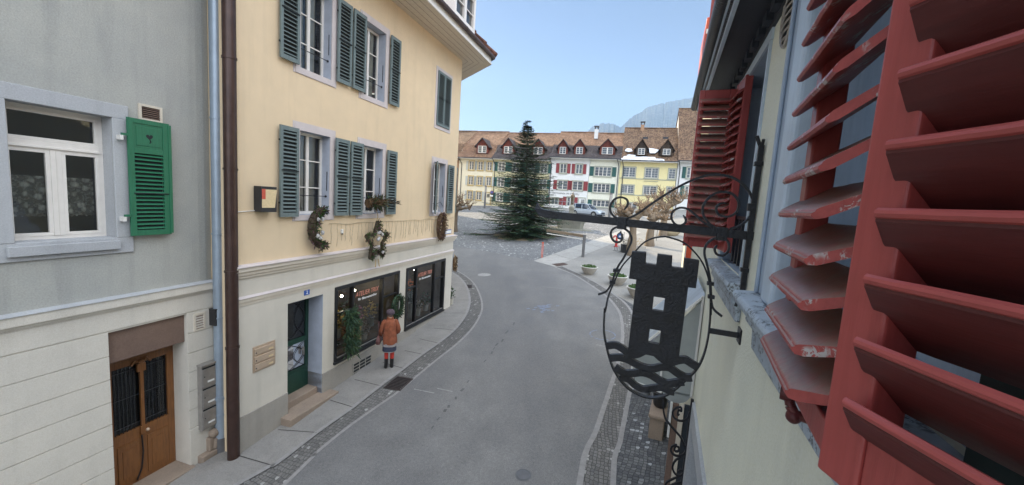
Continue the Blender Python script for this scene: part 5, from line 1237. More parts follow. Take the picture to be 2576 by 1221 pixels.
def far_window(par, cx, z0, w, h, stone, lights=2, bars=3, sill_=True, wood_='white', org=None):
    mb = MB(); ring(mb, -w/2, w/2, 0, h, .16, -.05, 0, 0); 
    if sill_: mb.box(-w/2-.24, w/2+.24, -.12, 0, -.20, -.12, 0)
    lw = w/lights
    for i in range(lights):
        a, b = -w/2+lw*i, -w/2+lw*(i+1); ring(mb, a+.055, b-.055, .055, h-.055, .055, .02, .07, 1)
        for k in range(1, bars): mb.box(a+.055, b-.055, .03, .06, h*k/bars-.014, h*k/bars+.014, 1)
        if lw > .9 and lights < 4 and bars > 2: mb.box((a+b)/2-.014,(a+b)/2+.014,.03,.06,.05,h-.05,1)
    o = mb.build('window', [M[stone], M[wood_]], par); o.location = (cx-org[0], 0, z0-org[2])
    m = MB(); m.poly([(-w/2,.055,0),(w/2,.055,0),(w/2,.055,h),(-w/2,.055,h)]); m.build('pane', M['glass_far'], o)
    m = MB()
    for sgn_ in (-1, 1):
        c = rnd.uniform(.18,.34)*w; a = sgn_*w/2; b = a-sgn_*c
        m.poly([(min(a,b),.0585,.02),(max(a,b),.0585,.02),(max(a,b),.0585,h-.02),(min(a,b),.0585,h-.02)])
    m.build('curtain', M['far_white'], o)
    return o
def far_shutter(par, x0, x1, z0, h, mat, org):
    mb = MB(); mb.box(x0, x1, -.075, -.03, z0, z0+h)
    n = int(h/.13)
    for k in range(n): mb.box(x0+.06, x1-.06, -.085, -.075, z0+.06+(h-.12)*k/n, z0+.06+(h-.12)*k/n+.06)
    return shift(mb, org).build('shutter', M[mat], par)
def far_house(name, label, x0, x1, eave, ridge, wallm, roofm, wins, holes_y=.16, zb=15.5, yb=2.2, yr=8.0, lower=None, dormers=(), chim=(), pipe=None, steep=False):
    xc = (x0+x1)/2; bz = gz(*ROW.w(xc,0,0).xy); org = (xc, 0, bz)
    root = thing(name, label, 'house', ROW.w(xc, 0, bz), ROW.ang)
    hs = [(w[0]-w[2]/2, w[0]+w[2]/2, w[1], w[1]+w[3], .12, 0) for w in wins]
    mb = MB(); wall(mb, x0, x1, bz-1.5, eave+.3, hs, 0)
    for h in hs: mb.poly([(h[0],.12,h[2]),(h[1],.12,h[2]),(h[1],.12,h[3]),(h[0],.12,h[3])], 0)
    y2 = 2*yr
    prof = [(0,bz-1.5),(0,eave+.2),(yb,zb-.12),(yr,ridge-.12),(y2-yb,zb-.12),(y2,eave),(y2,bz-1.5)]
    for x in (x0, x1): mb.poly([(x,a,b) for a, b in prof], 0)
    mb.poly([(x0,y2,bz-1.5),(x1,y2,bz-1.5),(x1,y2,eave),(x0,y2,eave)], 0)
    shift(mb, org).build('wall', M[wallm], root)
    for w in wins:
        far_window(root, *w[:2], w[2], w[3], w[4], *w[6:9], org=org) if len(w) > 6 else far_window(root, w[0], w[1], w[2], w[3], w[4], org=org)
        if w[5]:
            m_, sw = w[5]; 
            far_shutter(root, w[0]-w[2]/2-.18-sw, w[0]-w[2]/2-.18, w[1]-.05, w[3]+.1, m_, org); far_shutter(root, w[0]+w[2]/2+.18, w[0]+w[2]/2+.18+sw, w[1]-.05, w[3]+.1, m_, org)
    ov = .14
    rp = [(-.85,eave-.08),(yb*.5,(eave+zb)/2-.10),(yb,zb),(yr,ridge),(y2-yb,zb),(y2+.5,eave-.1)]
    mb = MB()
    for i in range(5):
        a, b = rp[i], rp[i+1]; mi = 1 if (i < 2 and lower) else 0; NX = 12
        for k in range(NX):
            xa, xb2 = x0-ov+(x1-x0+2*ov)*k/NX, x0-ov+(x1-x0+2*ov)*(k+1)/NX
            sag = lambda x: -.07*math.sin(PI*(x-x0)/(x1-x0)) + .04*NZ.noise(V((x*.5, i, eave)))
            mb.poly([(xa,a[0],a[1]+sag(xa)),(xb2,a[0],a[1]+sag(xb2)),(xb2,b[0],b[1]+sag(xb2)),(xa,b[0],b[1]+sag(xa))], mi)
    for x in (x0-ov, x1+ov):
        for i in range(5): a, b = rp[i], rp[i+1]; mb.poly([(x,a[0],a[1]),(x,b[0],b[1]),(x,b[0],b[1]-.16),(x,a[0],a[1]-.16)], 0)
    mb.poly([(x0-ov,-.85,eave-.24),(x1+ov,-.85,eave-.24),(x1+ov,-.85,eave-.08),(x0-ov,-.85,eave-.08)], 0)
    mb.tube([(x0-ov,yr,ridge+.02),(x1+ov,yr,ridge+.02)], .12, 8, 0)
    roof = shift(mb, org).build('roof', [M[roofm], M[lower or roofm]], root)
    mb = MB(); mb.poly([(x0-ov,-.85,eave-.245),(x1+ov,-.85,eave-.245),(x1+ov,0,eave-.10),(x0-ov,0,eave-.10)]); mb.box(x0-ov,x1+ov,-.9,-.86,eave-.3,eave-.1)
    shift(mb, org).build('eaves', M['white2'], root)
    mb = MB(); mb.tube([(x0-ov,-.95,eave-.10),(x1+ov,-.95,eave-.10)], .085, 8)
    if pipe is not None: mb.tube([(pipe,-.95,eave-.15),(pipe+.15,-.5,eave-.7),(pipe+.3,-.1,eave-1.2),(pipe+.3,-.1,bz)], .065, 8)
    shift(mb, org).build('gutter', M['tin_dark'], root)
    for (dx, dw, dz0, dz1, dpk, wcol, wl) in dormers:
        m = MB(); yf = .35; hw = dw/2; yk = 4.6
        m.prism([(dx-hw,dz0),(dx+hw,dz0),(dx+hw,dz1),(dx,dpk-.12),(dx-hw,dz1)], lambda a,b,t_: (a,t_,b), yf, yk)
        d = shift(m, org).build('dormer', M[wcol], root)
        m = MB()
        for s_ in (-1, 1):
            m.hexa([(dx,yf-.4,dpk-.11),(dx+s_*(hw+.35),yf-.4,dz1-.38),(dx+s_*(hw+.35),yk,dz1-.38),(dx,yk,dpk-.11),(dx,yf-.4,dpk),(dx+s_*(hw+.35),yf-.4,dz1-.27),(dx+s_*(hw+.35),yk,dz1-.27),(dx,yk,dpk)])
        shift(m, org).build('dormer_roof', M['roof_d' if wcol == 'shingle' else 'roof_b'], d)
        m = MB(); ww = dw*.72 if wl == 2 else dw*.62; wh = dz1-dz0-.12; z0 = dz0+.06
        ring(m, dx-ww/2+.07, dx+ww/2-.07, z0+.07, z0+wh-.07, .07, yf-.06, yf-.0, 0); m.box(dx-(.10 if wl==2 else .05), dx+(.10 if wl==2 else .05), yf-.055, yf-.002, z0, z0+wh, 0)
        for f_ in (.36,.68): m.box(dx-ww/2, dx+ww/2, yf-.045, yf-.02, z0+wh*f_-.014, z0+wh*f_+.014, 0)
        shift(m, org).build('window', M['white'], d)
        m = MB(); m.poly([(dx-ww/2,yf-.012,z0),(dx+ww/2,yf-.012,z0),(dx+ww/2,yf-.012,z0+wh),(dx-ww/2,yf-.012,z0+wh)]); shift(m, org).build('pane', M['glass_far'], d)
    for (cx, cy, z0, z1, w, m_) in chim:
        m = MB(); m.box(cx-w/2,cx+w/2,cy-w/2,cy+w/2,z0,z1-.55); m.box(cx-w/2-.03,cx-w/2+.12,cy-w/2,cy+w/2,z1-.55,z1-.12,1); m.box(cx+w/2-.12,cx+w/2+.03,cy-w/2,cy+w/2,z1-.55,z1-.12,1); m.box(cx-w/2-.12,cx+w/2+.12,cy-w/2-.1,cy+w/2+.1,z1-.12,z1,1); m.box(cx-w/2-.05,cx+w/2+.05,cy-w/2-.05,cy+w/2+.05,z0,z0+.12,1)
        shift(m, org).build('chimney', [M[m_], M['tin_dark']], roof)
    root['org'] = org
    return root, roof, org
GO, GR, GB = ('sh_grey',.42), ('sh_green',.62), ('sh_red',.56)
far_house('far_house', 'orange brown house with mottled tiles at the far left end of the row', -24, -11.6, 12.1, 18.7, 'far_orange', 'roof_b', [(-12.6,9.9,.9,1.5,'ochre',None),(-12.6,7.0,.9,1.5,'ochre',None)], zb=15.3)
w1 = [(x,z,.92,1.55,'ochre',GO) for z in (10.22,7.43) for x in (-8.92,-7.12,-5.32)]+[(x,4.7,.92,1.5,'ochre',GO) for x in (-8.95,-7.15)]
h1, r1_, o1_ = far_house('far_house', 'cream house with ochre window stone and pale grey shutters left of the big fir tree', -11.5, -4.65, 12.45, 18.65, 'far_cream', 'roof_a', w1, zb=15.2, dormers=[(-7.1,2.3,13.35,14.75,16.2,'shingle',2)], pipe=-11.2, lower='roof_a')
m = MB(); bz = o1_[2]; ring(m,-5.65,-4.80,4.0,6.1,.14,-.05,0,0); m.box(-5.65,-4.80,.02,.07,3.6,6.1,1); m.box(-5.5,-4.95,.0,.02,5.2,5.9,2); shift(m, o1_).build('door', [M['ochre'], M['oak'], M['glass_far']], h1)
w2 = [(x,z,1.2,1.6,'greystone',GR) for z in (10.2,7.4) for x in (-2.95,-.2,2.6,5.0)]+[(x,4.7,1.2,1.5,'greystone',GR) for x in (-3.0,-.2,2.6,5.0)]
far_house('far_house', 'pale yellow house with dark green shutters hidden behind the big fir tree', -4.6, 6.05, 12.5, 18.45, 'far_yellow2', 'roof_a', w2, zb=15.2, lower='roof_d', dormers=[(-2.0,2.2,13.4,14.75,16.25,'shingle',2),(3.6,2.2,13.4,14.75,16.2,'shingle',2)], pipe=-4.5)
w3 = [(8.44,10.35,1.05,1.58,'greystone',GB,2,2),(11.19,10.35,1.05,1.58,'greystone',GB,2,2),(8.56,7.52,1.7,1.5,'greystone',('sh_red',.62),2,3),(11.17,7.52,1.7,1.5,'greystone',('sh_red',.72),2,3),(7.35,4.8,1.3,1.15,'greystone',('sh_red',.6),2,2),(10.12,4.62,1.05,1.6,'greystone',('sh_red',.58),2,2)]
h3, r3_, o3_ = far_house('far_house', 'white guest house with dark red shutters and lettering across its front', 6.1, 12.95, 13.05, 18.78, 'far_white', 'roof_a', w3, lower='roof_d', dormers=[(8.05,1.75,13.6,14.9,16.2,'shingle',1),(10.95,1.85,13.65,14.95,16.3,'shingle',1)], chim=[(13.05,5.2,17.0,19.35,.62,'far_white')], pipe=6.0)
m = MB(); ring(m,11.62,12.62,4.2,6.15,.16,-.05,0,0); m.box(11.62,12.62,.02,.07,4.1,6.15,1); m.box(11.75,12.5,.0,.02,4.75,5.95,2); shift(m, o3_).build('door', [M['greystone'], M['oak'], M['glass_far']], h3)
text('lettering', 'BETHANIA IM STEDTLI', .40, M['letter_d'], h3, facing(7.0-o3_[0], -.03, 6.66-o3_[2]), .006, 'LEFT', 1, 0, 4.55)
w4 = [(15.25,10.12,2.7,1.5,'greystone',('sh_green',.68),4,3),(15.25,7.35,2.7,1.45,'greystone',('sh_green',.68),4,3),(15.4,4.95,2.75,1.05,'greystone',('sh_green',.68),4,2)]
far_house('far_house', 'narrow greenish white house with wide window bands and dark green shutters', 13.0, 17.95, 13.05, 18.65, 'far_green', 'roof_a', w4, lower='roof_d', dormers=[(15.65,2.5,13.75,15.0,16.4,'shingle',2)], pipe=17.5)
w5 = [(x,z,w,h,'greystone',None,n,4) for z, h in ((10.18,1.55),(7.48,1.32)) for x, w, n in ((19.54,1.95,2),(23.07,2.0,2),(26.2,1.0,1))]+[(x,4.9,1.5,1.0,'greystone',None,2,2) for x in (20.5,24.0)]
h5, r5_, o5_ = far_house('far_house', 'broad yellow house with grey stone bands and snow along its eaves', 18.0, 26.85, 12.9, 19.65, 'far_yellow', 'roof_b', w5, zb=15.3, dormers=[(21.15,1.75,13.85,15.0,16.5,'shingle_d',1),(25.05,1.85,13.9,15.0,16.55,'shingle_d',1)], chim=[(20.95,7.6,18.9,20.7,.62,'far_orange')], pipe=18.3)
m = MB(); m.box(18.02,26.83,-.06,0,9.86,9.98); m.box(18.02,26.83,-.06,0,7.16,7.28); m.box(22.0,24.2,-.10,0,9.60,9.68); shift(m, o5_).build('stone_band', M['greystone'], h5)
m = MB()
for (cx, cz) in ((21.6,17.35),(24.95,17.4),(27.1,17.45)):
    y = 8.0-(19.65-cz)/(19.65-15.3)*5.8
    if cx < 26.5: m.box(cx-.42,cx+.42,y-.1,y+.5,cz-.28,cz+.22)
shift(m, o5_).build('skylight', M['tin_dark'], r5_)
m = MB()
def rz5(y): return 12.82+(15.3-12.82)*(y+.85)/(2.2+.85)
def snowpatch(pts):
    c = (sum(p[0] for p in pts)/len(pts), sum(p[1] for p in pts)/len(pts))
    m.add([(x,y,rz5(y)+.045) for x, y in pts]+[(x+(x-c[0])*.06,y+(y-c[1])*.06,rz5(y)-.05) for x, y in pts], [tuple(range(len(pts)))]+[(i,(i+1)%len(pts),len(pts)+(i+1)%len(pts),len(pts)+i) for i in range(len(pts))])
for (xa, xb2, y) in ((18.2,24.9,-.62),(18.5,23.6,-.22)):
    top = []; bot = []; k = 0; x = xa
    while x < xb2: top.append((x, y+.12+rnd.uniform(0,.14))); bot.append((x, y-.05+rnd.uniform(-.08,.04))); x += .32
    snowpatch(bot+top[::-1])
snowpatch([(18.5,1.35),(19.1,1.15),(19.7,1.35),(19.5,1.8),(18.9,1.95),(18.6,1.75)])
snowpatch([(22.25,2.1),(22.5,1.0),(23.3,1.0),(23.9,1.75),(23.0,2.0)])
snowpatch([(18.9,.25),(20.2,.15),(20.3,.3),(19.2,.42)])
shift(m, o5_).build('snow_patch', M['snow'], r5_)
far_house('far_house', 'white house with a steep dark roof at the right end of the row', 26.95, 38, 13.1, 23.2, 'far_white', 'roof_b', [(28.9,10.4,1.0,1.7,'greystone',('sh_green',.55)),(28.9,7.5,1.0,1.6,'greystone',('sh_green',.55)),(32.5,10.4,1.0,1.7,'greystone',('sh_green',.55)),(32.5,7.5,1.0,1.6,'greystone',('sh_green',.55))], zb=16.0, yr=8.5, pipe=27.0)
# stair rail in front of the white house, round traffic sign
bz = gz(*ROW.w(8,-1.8,0).xy); t = thing('railing', 'low pale railing and wall in front of the white guest house', 'railing', ROW.w(8.0,-1.8,bz), ROW.ang)
m = MB(); m.box(-2.2,3.2,.2,.45,-.3,.55); m.build('low_wall', M['far_white'], t); m = MB()
for k in range(8): m.box(-2.1+k*.75,-2.06+k*.75,.3,.34,.55,1.15)
m.box(-2.2,3.3,.28,.36,1.15,1.2); m.build('rail', M['zinc'], t)
c = ROW.w(-4.45,-.25,6.2); t = thing('traffic_sign', 'round red and blue no stopping sign on the wall edge of the cream house', 'traffic sign', (c.x,c.y,c.z-2.4), ROW.ang)
m = MB(); m.tube([(0,0,-1),(0,0,2.7)],.035,8); m.build('pole', M['post'], t); m = MB(); m.prism([(.34*math.cos(q),2.4+.34*math.sin(q)) for q in [2*PI*k/20 for k in range(20)]], lambda a,b,s_: (a,s_,b), -.06,-.04)
m.prism([(.27*math.cos(q),2.4+.27*math.sin(q)) for q in [2*PI*k/20 for k in range(20)]], lambda a,b,s_: (a,s_,b), -.066,-.06, 1); m.beam((-.2,-.068,2.6),(.2,-.068,2.2),.06,.004,up=(0,1,0)); m.box(-.28,.28,-.05,-.04,1.65,1.95,2); m.build('sign_plate', [M['sh_red'], M['blue'], M['letter_w']], t)

# houses along the left side of the square (only their shadow reaches the picture)
def block(label, x0, x1, y0, y1, ht):
    c = V(((x0+x1)/2, (y0+y1)/2)); z0 = gz(c.x, c.y); t = thing('town_house', label, 'house', (c.x,c.y,z0))
    a, b = (x1-x0)/2, (y1-y0)/2; m = MB(); m.box(-a,a,-b,b,-2,ht-4); m.build('wall', M['far_cream'], t)
    m = MB(); r0, r1 = (0,-b-.3,ht), (0,b+.3,ht); q = [(-a-.5,-b-.3,ht-4.2),(a+.5,-b-.3,ht-4.2),(a+.5,b+.3,ht-4.2),(-a-.5,b+.3,ht-4.2)]
    m.poly([q[0],r0,r1,q[3]]); m.poly([q[1],q[2],r1,r0]); m.poly([q[0],q[1],r0]); m.poly([q[2],q[3],r1]); m.poly(q); m.build('roof', M['roof_b'], t)
block('tall cream town house on the left side of the square behind the yellow corner house', -23, -10.2, 26, 47, 19)
block('second cream town house further along the left side of the square', -24, -11.0, 47.2, 59.5, 23)

# ================================================================== THE BIG FIR
p = gh(1321,594); zt = hit(1323,309,p,V((0,1,0))).z; bz = gz(p.x,p.y); H = zt-bz
t = thing('fir_tree', 'big dark fir tree standing in the middle of the square', 'tree', (p.x,p.y,bz))
m = MB(); m.tube([(0,0,-.1),(-.13,0,H*.3),(-.28,.02,H*.6),(-.49,0,H+.25)],[.20,.15,.085,.012],10); m.build('trunk', M['firbark'], t, 60)
r = random.Random(5); cr = MB()
def spray(o, az, L, droop, lift, dens):
    """one fir bough: curved stem, side twigs, blades of needles"""
    d = V((math.cos(az), math.sin(az), 0)); side = V((-d.y, d.x, 0)); n = max(5, int(L*4.2)); pts = []
    for i in range(n+1):
        f = i/n; pts.append(o + d*(L*f) + V((0,0,-droop*L*f*(1.25-f*.75*lift)+lift*.16*L*f*f)) + side*(.05*L*math.sin(f*3+az*3)*f))
    cr.tube(pts, [.030*(1-.8*i/n)*min(1.2,.5+L*.3) for i in range(n+1)], 4, 2, False)
    for i in range(1, n+1):
        f = i/n; tl = (.26+.34*L*.35)*(1-f*.60)*r.uniform(.7,1.2)
        if f < .14: continue
        dd = (pts[i]-pts[i-1]).normalized()
        for s_ in (-1, 1):
            td = (dd*r.uniform(.55,.9)+side*s_*r.uniform(.6,1.0)+V((0,0,r.uniform(-.35,.05)))).normalized()
            k = max(3, int(tl/.060*dens))
            for j in range(k):
                g = (j+.5)/k; q = pts[i]+td*tl*g+V((0,0,-.10*tl*g*g))
                for e in (-1, 1):
                    a = (td*.9+td.cross(V((0,0,1)))*e*.75+V((0,0,r.uniform(-.5,.25)))).normalized()
                    cr.leaf(q, a, r.uniform(.14,.23), r.uniform(.048,.075), 0 if r.random() < .72 else 1, (r.uniform(-.3,.3),r.uniform(-.3,.3),1))
lv = 50
for i in range(lv):
    f = (i+r.uniform(-.2,.2))/lv; h = .30+max(0,f)*(H-.5); Rm = 4.05*(1-f)**.60*(1+.10*math.sin(i*1.9))*(1 if f < .72 else 1-.62*(f-.72)/.28)+.10
    if f < .08: Rm *= .72+f*3.2
    nb_ = max(5, int(13-6*f))
    for j in range(nb_):
        az = 2*PI*j/nb_+i*1.37+r.uniform(-.25,.25); L = Rm*r.uniform(.70,1.12)
        if r.random() < .10: L *= .55
        spray(V((-.50*h/H,0,h)), az, max(.18,L), .30*(1-f)**.6-.16*f, .55+.4*f, .70)
spray(V((0,0,1.7)), PI*1.04, 4.3, .12, .9, 1.0); spray(V((0,0,1.5)), -.25, 4.0, .05, 1.2, 1.0); spray(V((0,0,3.6)), PI*.97, 3.2, .16, .8, 1.0)
for j in range(7): spray(V((-.48,0,H*(.955+.008*j))), j*.9, .30-.02*j, -.5, 1, 1)
cr.leaf(V((-.48,0,H*.95)),(0,0,1),.45,.035,0); 
cr.build('crown', [M['fir'], M['fir2'], M['firbark']], t)
m = MB()
for k in range(36):
    q0, q1 = 2*PI*k/36, 2*PI*(k+1)/36; f = lambda q: 2.7+.35*math.sin(3*q+1)+.2*math.sin(7*q)
    sheet(m, [(p.x,p.y),(p.x+f(q0)*math.cos(q0)*1.1,p.y+f(q0)*math.sin(q0)*.9),(p.x+f(q1)*math.cos(q1)*1.1,p.y+f(q1)*math.sin(q1)*.9)], .016)
M['chips'] = plain('wood chip bed', (.30,.24,.15), .95, .25, 20, bump=.6, bscale=60); tag(m.build('tree_bed', M['chips']), kind='structure')
t = thing('cut_fir_branches', 'flat pile of cut green fir branches lying on the paving left of the fir', 'branches', gh(1215,592)); t.location.z = gz(t.location.x,t.location.y)
cr = MB()
for k in range(9): spray(V((r.uniform(-.6,.8),r.uniform(-.25,.25),.10)), r.uniform(-.4,.4)+(PI if k % 2 else 0), 1.1, .03, .1, .9)
cr.build('boughs', [M['fir'], M['moss'], M['firbark']], t)

# ================================================================== POLLARDED PLANE TREES
def pollard(label, px, trunk_h, spread, top, seed, rad=.26, lean=(0,0), hidden=None):
    r = random.Random(seed); p = gh(*px) if hidden is None else V((hidden[0],hidden[1],0)); bz = gz(p.x,p.y)
    t = thing('plane_tree', label, 'tree', (p.x,p.y,bz), 0, 'pollarded plane trees on the square'); m = MB(); knobs = []
    tp = V((lean[0],lean[1],trunk_h)); n = 9
    m.tube([V((tp.x*f*f+.03*math.sin(f*7+seed), tp.y*f*f, -.1+(trunk_h+.1)*f)) for f in [i/n for i in range(n+1)]], [rad*(1.35-.55*min(1,f*1.6)+.18*max(0,f-.75)*4+.05*math.sin(f*11+seed)) for f in [i/n for i in range(n+1)]], 12)
    m.blob(tp+V((0,0,.02)), rad*1.25, 0, 10, 7, (1.15,1.15,.8), .25)
    def knob(c, s):
        k = MB(); knobs.append(k); k.blob(c, s, 0, 8, 5, (1,1,.85), .5)
        for j in range(r.randint(3,6)):
            a = r.uniform(0,2*PI); d = V((math.cos(a),math.sin(a),r.uniform(.1,1.1))).normalized(); k.blob(c+d*s*.85, s*r.uniform(.45,.65), 0, 6, 4, (1,1,1), .5)
            q = c+d*s; L = r.uniform(.12,.34)*1.0; k.tube([q, q+d*L*.5+V((0,0,.05)), q+d*L+V((r.uniform(-.06,.06),0,.12))], [s*.32, s*.24, s*.14], 5)
    def limb(o, d, L, rr, lvl):
        pts = [o]; dd = V(d); n = 6
        for i in range(n):
            dd = (dd+V((r.uniform(-.5,.5),r.uniform(-.5,.5),r.uniform(-.28,.42)))).normalized(); pts.append(pts[-1]+dd*L/n)
        zmax = top
        pts = [V((q.x,q.y,min(q.z,zmax-.1))) for q in pts]
        rs = [rr*(1-.42*i/n)*(1+.18*math.sin(i*2.7+seed)) for i in range(n+1)]
        m.tube(pts, rs, 8); 
        for i in (2,4): m.blob(pts[i]+V((r.uniform(-.04,.04),r.uniform(-.04,.04),.03)), rs[i]*1.25, 0, 7, 5, (1,1,.9), .4)
        if lvl > 0:
            for j in range(r.randint(2,3)):
                i = r.choice((3,4,5,6)); a = r.uniform(-1.1,1.1); e = V((dd.x*math.cos(a)-dd.y*math.sin(a), dd.x*math.sin(a)+dd.y*math.cos(a), r.uniform(-.05,.75))); limb(pts[i], e.normalized(), L*r.uniform(.5,.75), rs[i]*.72, lvl-1)
        knob(pts[-1], rs[-1]*1.7)
    nl = 6
    for j in range(nl):
        a = 2*PI*j/nl+seed+r.uniform(-.3,.3); limb(tp, V((math.cos(a),math.sin(a),r.uniform(.30,.85))).normalized(), spread*r.uniform(.7,1.05), rad*.62, 2)
    m.build('trunk', M['bark'], t, 50); [k.build('knob', M['twig'], t, 50) for k in knobs]; return t
pollard('nearest pollarded plane tree with thick dark trunk, behind the arm of the tower sign', (1588,642), 2.35, 1.25, 4.0, 3, .30, (-.1,.1))
pollard('second pollarded plane tree with a bent trunk, to the right of the nearest one', (1633,619), 2.15, 1.25, 3.8, 8, .30, (.05,.0))
pollard('third, sunlit pollarded plane tree farther back by the red shutter', (1667,594), 2.6, 1.55, 4.5, 14, .30, (0,0))
pollard('pollarded plane tree whose bare limbs reach out beyond the yellow house corner', None, 2.2, 1.5, 3.9, 21, .26, (0,0), (-5.75,38.5))

# ================================================================== THINGS ON THE SQUARE
def bowl(label, px, s=1.0):
    p = gh(*px); t = thing('planter_bowl', label, 'planter', (p.x,p.y,gz(p.x,p.y)), 0, 'planter bowls along the street')
    m = MB(); m.lathe([(.20,0),(.24,.015),(.30,.09),(.40,.24),(.445,.36),(.455,.39)],28); m.build('bowl', M['bowl'], t, 50)
    m = MB(); m.lathe([(.455,.385),(.475,.40),(.475,.425),(.44,.43),(.425,.39),(.30,.37),(.01,.37)],28); m.build('rim', M['bowl_rim'], t, 50)
    m = MB(); m.lathe([(.23,-.005),(.235,.012),(.20,.02)],20); m.build('foot', M['bowl_rim'], t)
    m = MB()
    for k in range(420):
        a = rnd.uniform(0,2*PI); q = .40*math.sqrt(rnd.random()); z = .37+.09*(1-(q/.42)**2)+rnd.uniform(0,.05)
        m.leaf((q*math.cos(a),q*math.sin(a),z),(rnd.uniform(-1,1),rnd.uniform(-1,1),rnd.uniform(.2,1.2)),rnd.uniform(.05,.10),.028)
    m.lathe([(.42,.37),(.30,.42),(.01,.45)],18); m.build('planting', M['moss'], t)
    t.scale = (s,s,s); return t
bowl('grey planter bowl with low green planting, farthest of the three along the street', (1481,690), 1.0)
bowl('grey planter bowl with low green planting, in the middle of the row of three', (1552,716), 1.06)
bowl('planter bowl half hidden by the iron tower, nearest of the three', (1603,748), 1.06)
# fountain
p = gh(1436,579); t = thing('fountain', 'grey stone trough fountain with a column and small bronze figure', 'fountain', (p.x,p.y+.6,gz(p.x,p.y+.6)), R(-14))
def octa(a, b, c): return [(-a,-b+c),(-a+c,-b),(a-c,-b),(a,-b+c),(a,b-c),(a-c,b),(-a+c,b),(-a,b-c)]
m = MB(); rings = [[(x,y,z) for x, y in octa(a,b,c)] for a, b, c, z in ((1.25,.62,.25,0),(1.28,.65,.25,.2),(1.38,.74,.3,.62),(1.55,.88,.35,.95),(1.62,.94,.36,1.03),(1.62,.94,.36,1.10),(1.46,.78,.3,1.10),(1.36,.70,.28,.82))]
m.loft(rings); m.build('basin', M['fountain'], t); m = MB(); m.poly([(x,y,.98) for x, y in octa(1.42,.74,.29)]); m.build('water', M['water'], t)
m = MB(); m.box(-2.2,2.5,-1.3,1.3,-.25,.06); m.box(-1.9,2.2,-1.05,1.05,.06,.10); m.build('plinth', M['fountain'], t, bev=.02)
m = MB(); m.box(-.22,.22,-.22,.22,.5,2.05); m.box(-.28,.28,-.28,.28,2.05,2.16); m.lathe([(.26,2.16),(.30,2.24),(.22,2.42),(.12,2.5)],14); m.tube([(0,-.22,1.55),(0,-.5,1.5),(0,-.6,1.42)],.025,8); m.build('column', M['fountain'], t, bev=.01)
m = MB(); m.tube([(-.07,0,2.46),(-.08,0,2.85),(-.05,.0,3.1)],[.055,.06,.09],8); m.tube([(.07,0,2.46),(.08,-.02,2.85),(.05,0,3.1)],[.055,.06,.09],8); m.tube([(0,0,3.05),(0,-.02,3.3),(0,0,3.5),(0,0,3.58)],[.12,.13,.15,.06],10); m.blob((0,-.01,3.68),.09,0,10,6,(.9,1,1.15)); m.tube([(-.14,0,3.48),(-.2,-.03,3.25),(-.1,-.14,3.15)],[.045,.04,.03],7); m.tube([(.14,0,3.48),(.21,.02,3.28),(.19,.0,3.05)],[.045,.04,.03],7)
m.build('figure', M['bronze'], t, 60)
# barrier with post, marker post, hydrant, signs
p = gh(1466,647); zt = hit(1472,592,p,V((0,1,0))).z; hgt = zt-gz(p.x,p.y)
t = thing('barrier_rail', 'long weathered timber rail on a square grey post beside the concrete path', 'barrier', (p.x,p.y,gz(p.x,p.y)))
m = MB(); m.box(-.085,.085,-.085,.085,-.2,hgt); m.box(-.10,.10,-.10,.10,hgt-.06,hgt+.02); m.build('post', M['post'], t, bev=.01)
e = hit(1376,580,(p.x,p.y+1.6,0),V((0,1,0)))-V((p.x,p.y,gz(p.x,p.y))); m = MB(); m.beam((0,.1,hgt-.08),(e.x,e.y,e.z),.16,.17); m.beam((0,0,hgt-.30),(e.x,e.y-.1,e.z-.20),.05,.06,m=1); m.build('rail', [M['bark'], M['white2']], t)
p = gh(1363,649); t = thing('marker_post', 'thin orange marker post at the edge of the concrete path', 'marker post', (p.x,p.y,gz(p.x,p.y)))
m = MB(); m.box(-.055,-.02,-.02,.02,-.1,1.02); m.box(.02,.055,-.02,.02,-.1,.98); m.box(-.055,.055,-.024,.024,.96,1.06); m.build('strips', M['orange'], t)
p = gh(1549.5,621); t = thing('hydrant', 'red fire hydrant with a curved top at the edge of the concrete path', 'hydrant', (p.x,p.y,gz(p.x,p.y)))
m = MB(); m.lathe([(.17,-.05),(.17,.05),(.10,.07),(.09,.45),(.10,.47),(.085,.52)],14); m.tube([(.0,0,.48),(0,0,.70),(-.04,0,.80),(-.14,0,.84),(-.22,0,.78),(-.24,0,.66)],[.075,.075,.07,.065,.06,.055],10); m.tube([(-.1,0,.30),(.12,0,.30)],.045,8); m.build('body', M['hydr'], t, 50)
p = gh(1566,634); zz = hit(1559.5,594,p,V((0,1,0))); dx = zz.x-p.x; zc = zz.z-gz(p.x,p.y)
t = thing('info_sign', 'blue round sign in a dark drop shaped frame on a thin pole beside the hydrant', 'sign', (p.x,p.y,gz(p.x,p.y)))
m = MB(); m.tube([(0,0,-.1),(0,0,zc+.3)],.018,8); m.tube([(0,0,zc+.1),(dx*.4,0,zc+.1)],.014,6); m.build('pole', M['post'], t)
m = MB(); m.prism([(dx+.24*math.cos(q)*1.0, zc+.26*math.sin(q)) for q in [PI*.62+2*PI*.88*k/22 for k in range(23)]]+[(dx+.05,zc+.40)], lambda a,b,s_: (a,s_,b), -.03,-.01); m.build('frame', M['iron'], t)
m = MB(); m.prism([(dx+.165*math.cos(q), zc+.165*math.sin(q)) for q in [2*PI*k/20 for k in range(20)]], lambda a,b,s_: (a,s_,b), -.036,-.03); m.box(dx-.075,dx+.075,-.040,-.036,zc-.09,zc+.03,1); m.build('blue_disc', [M['blue'], M['letter_w']], t)
a, b = gh(1545,630), gh(1569,634); t = thing('iron_edging', 'short row of low iron pickets in front of the hydrant', 'edging', (a.x,a.y,gz(a.x,a.y)))
m = MB()
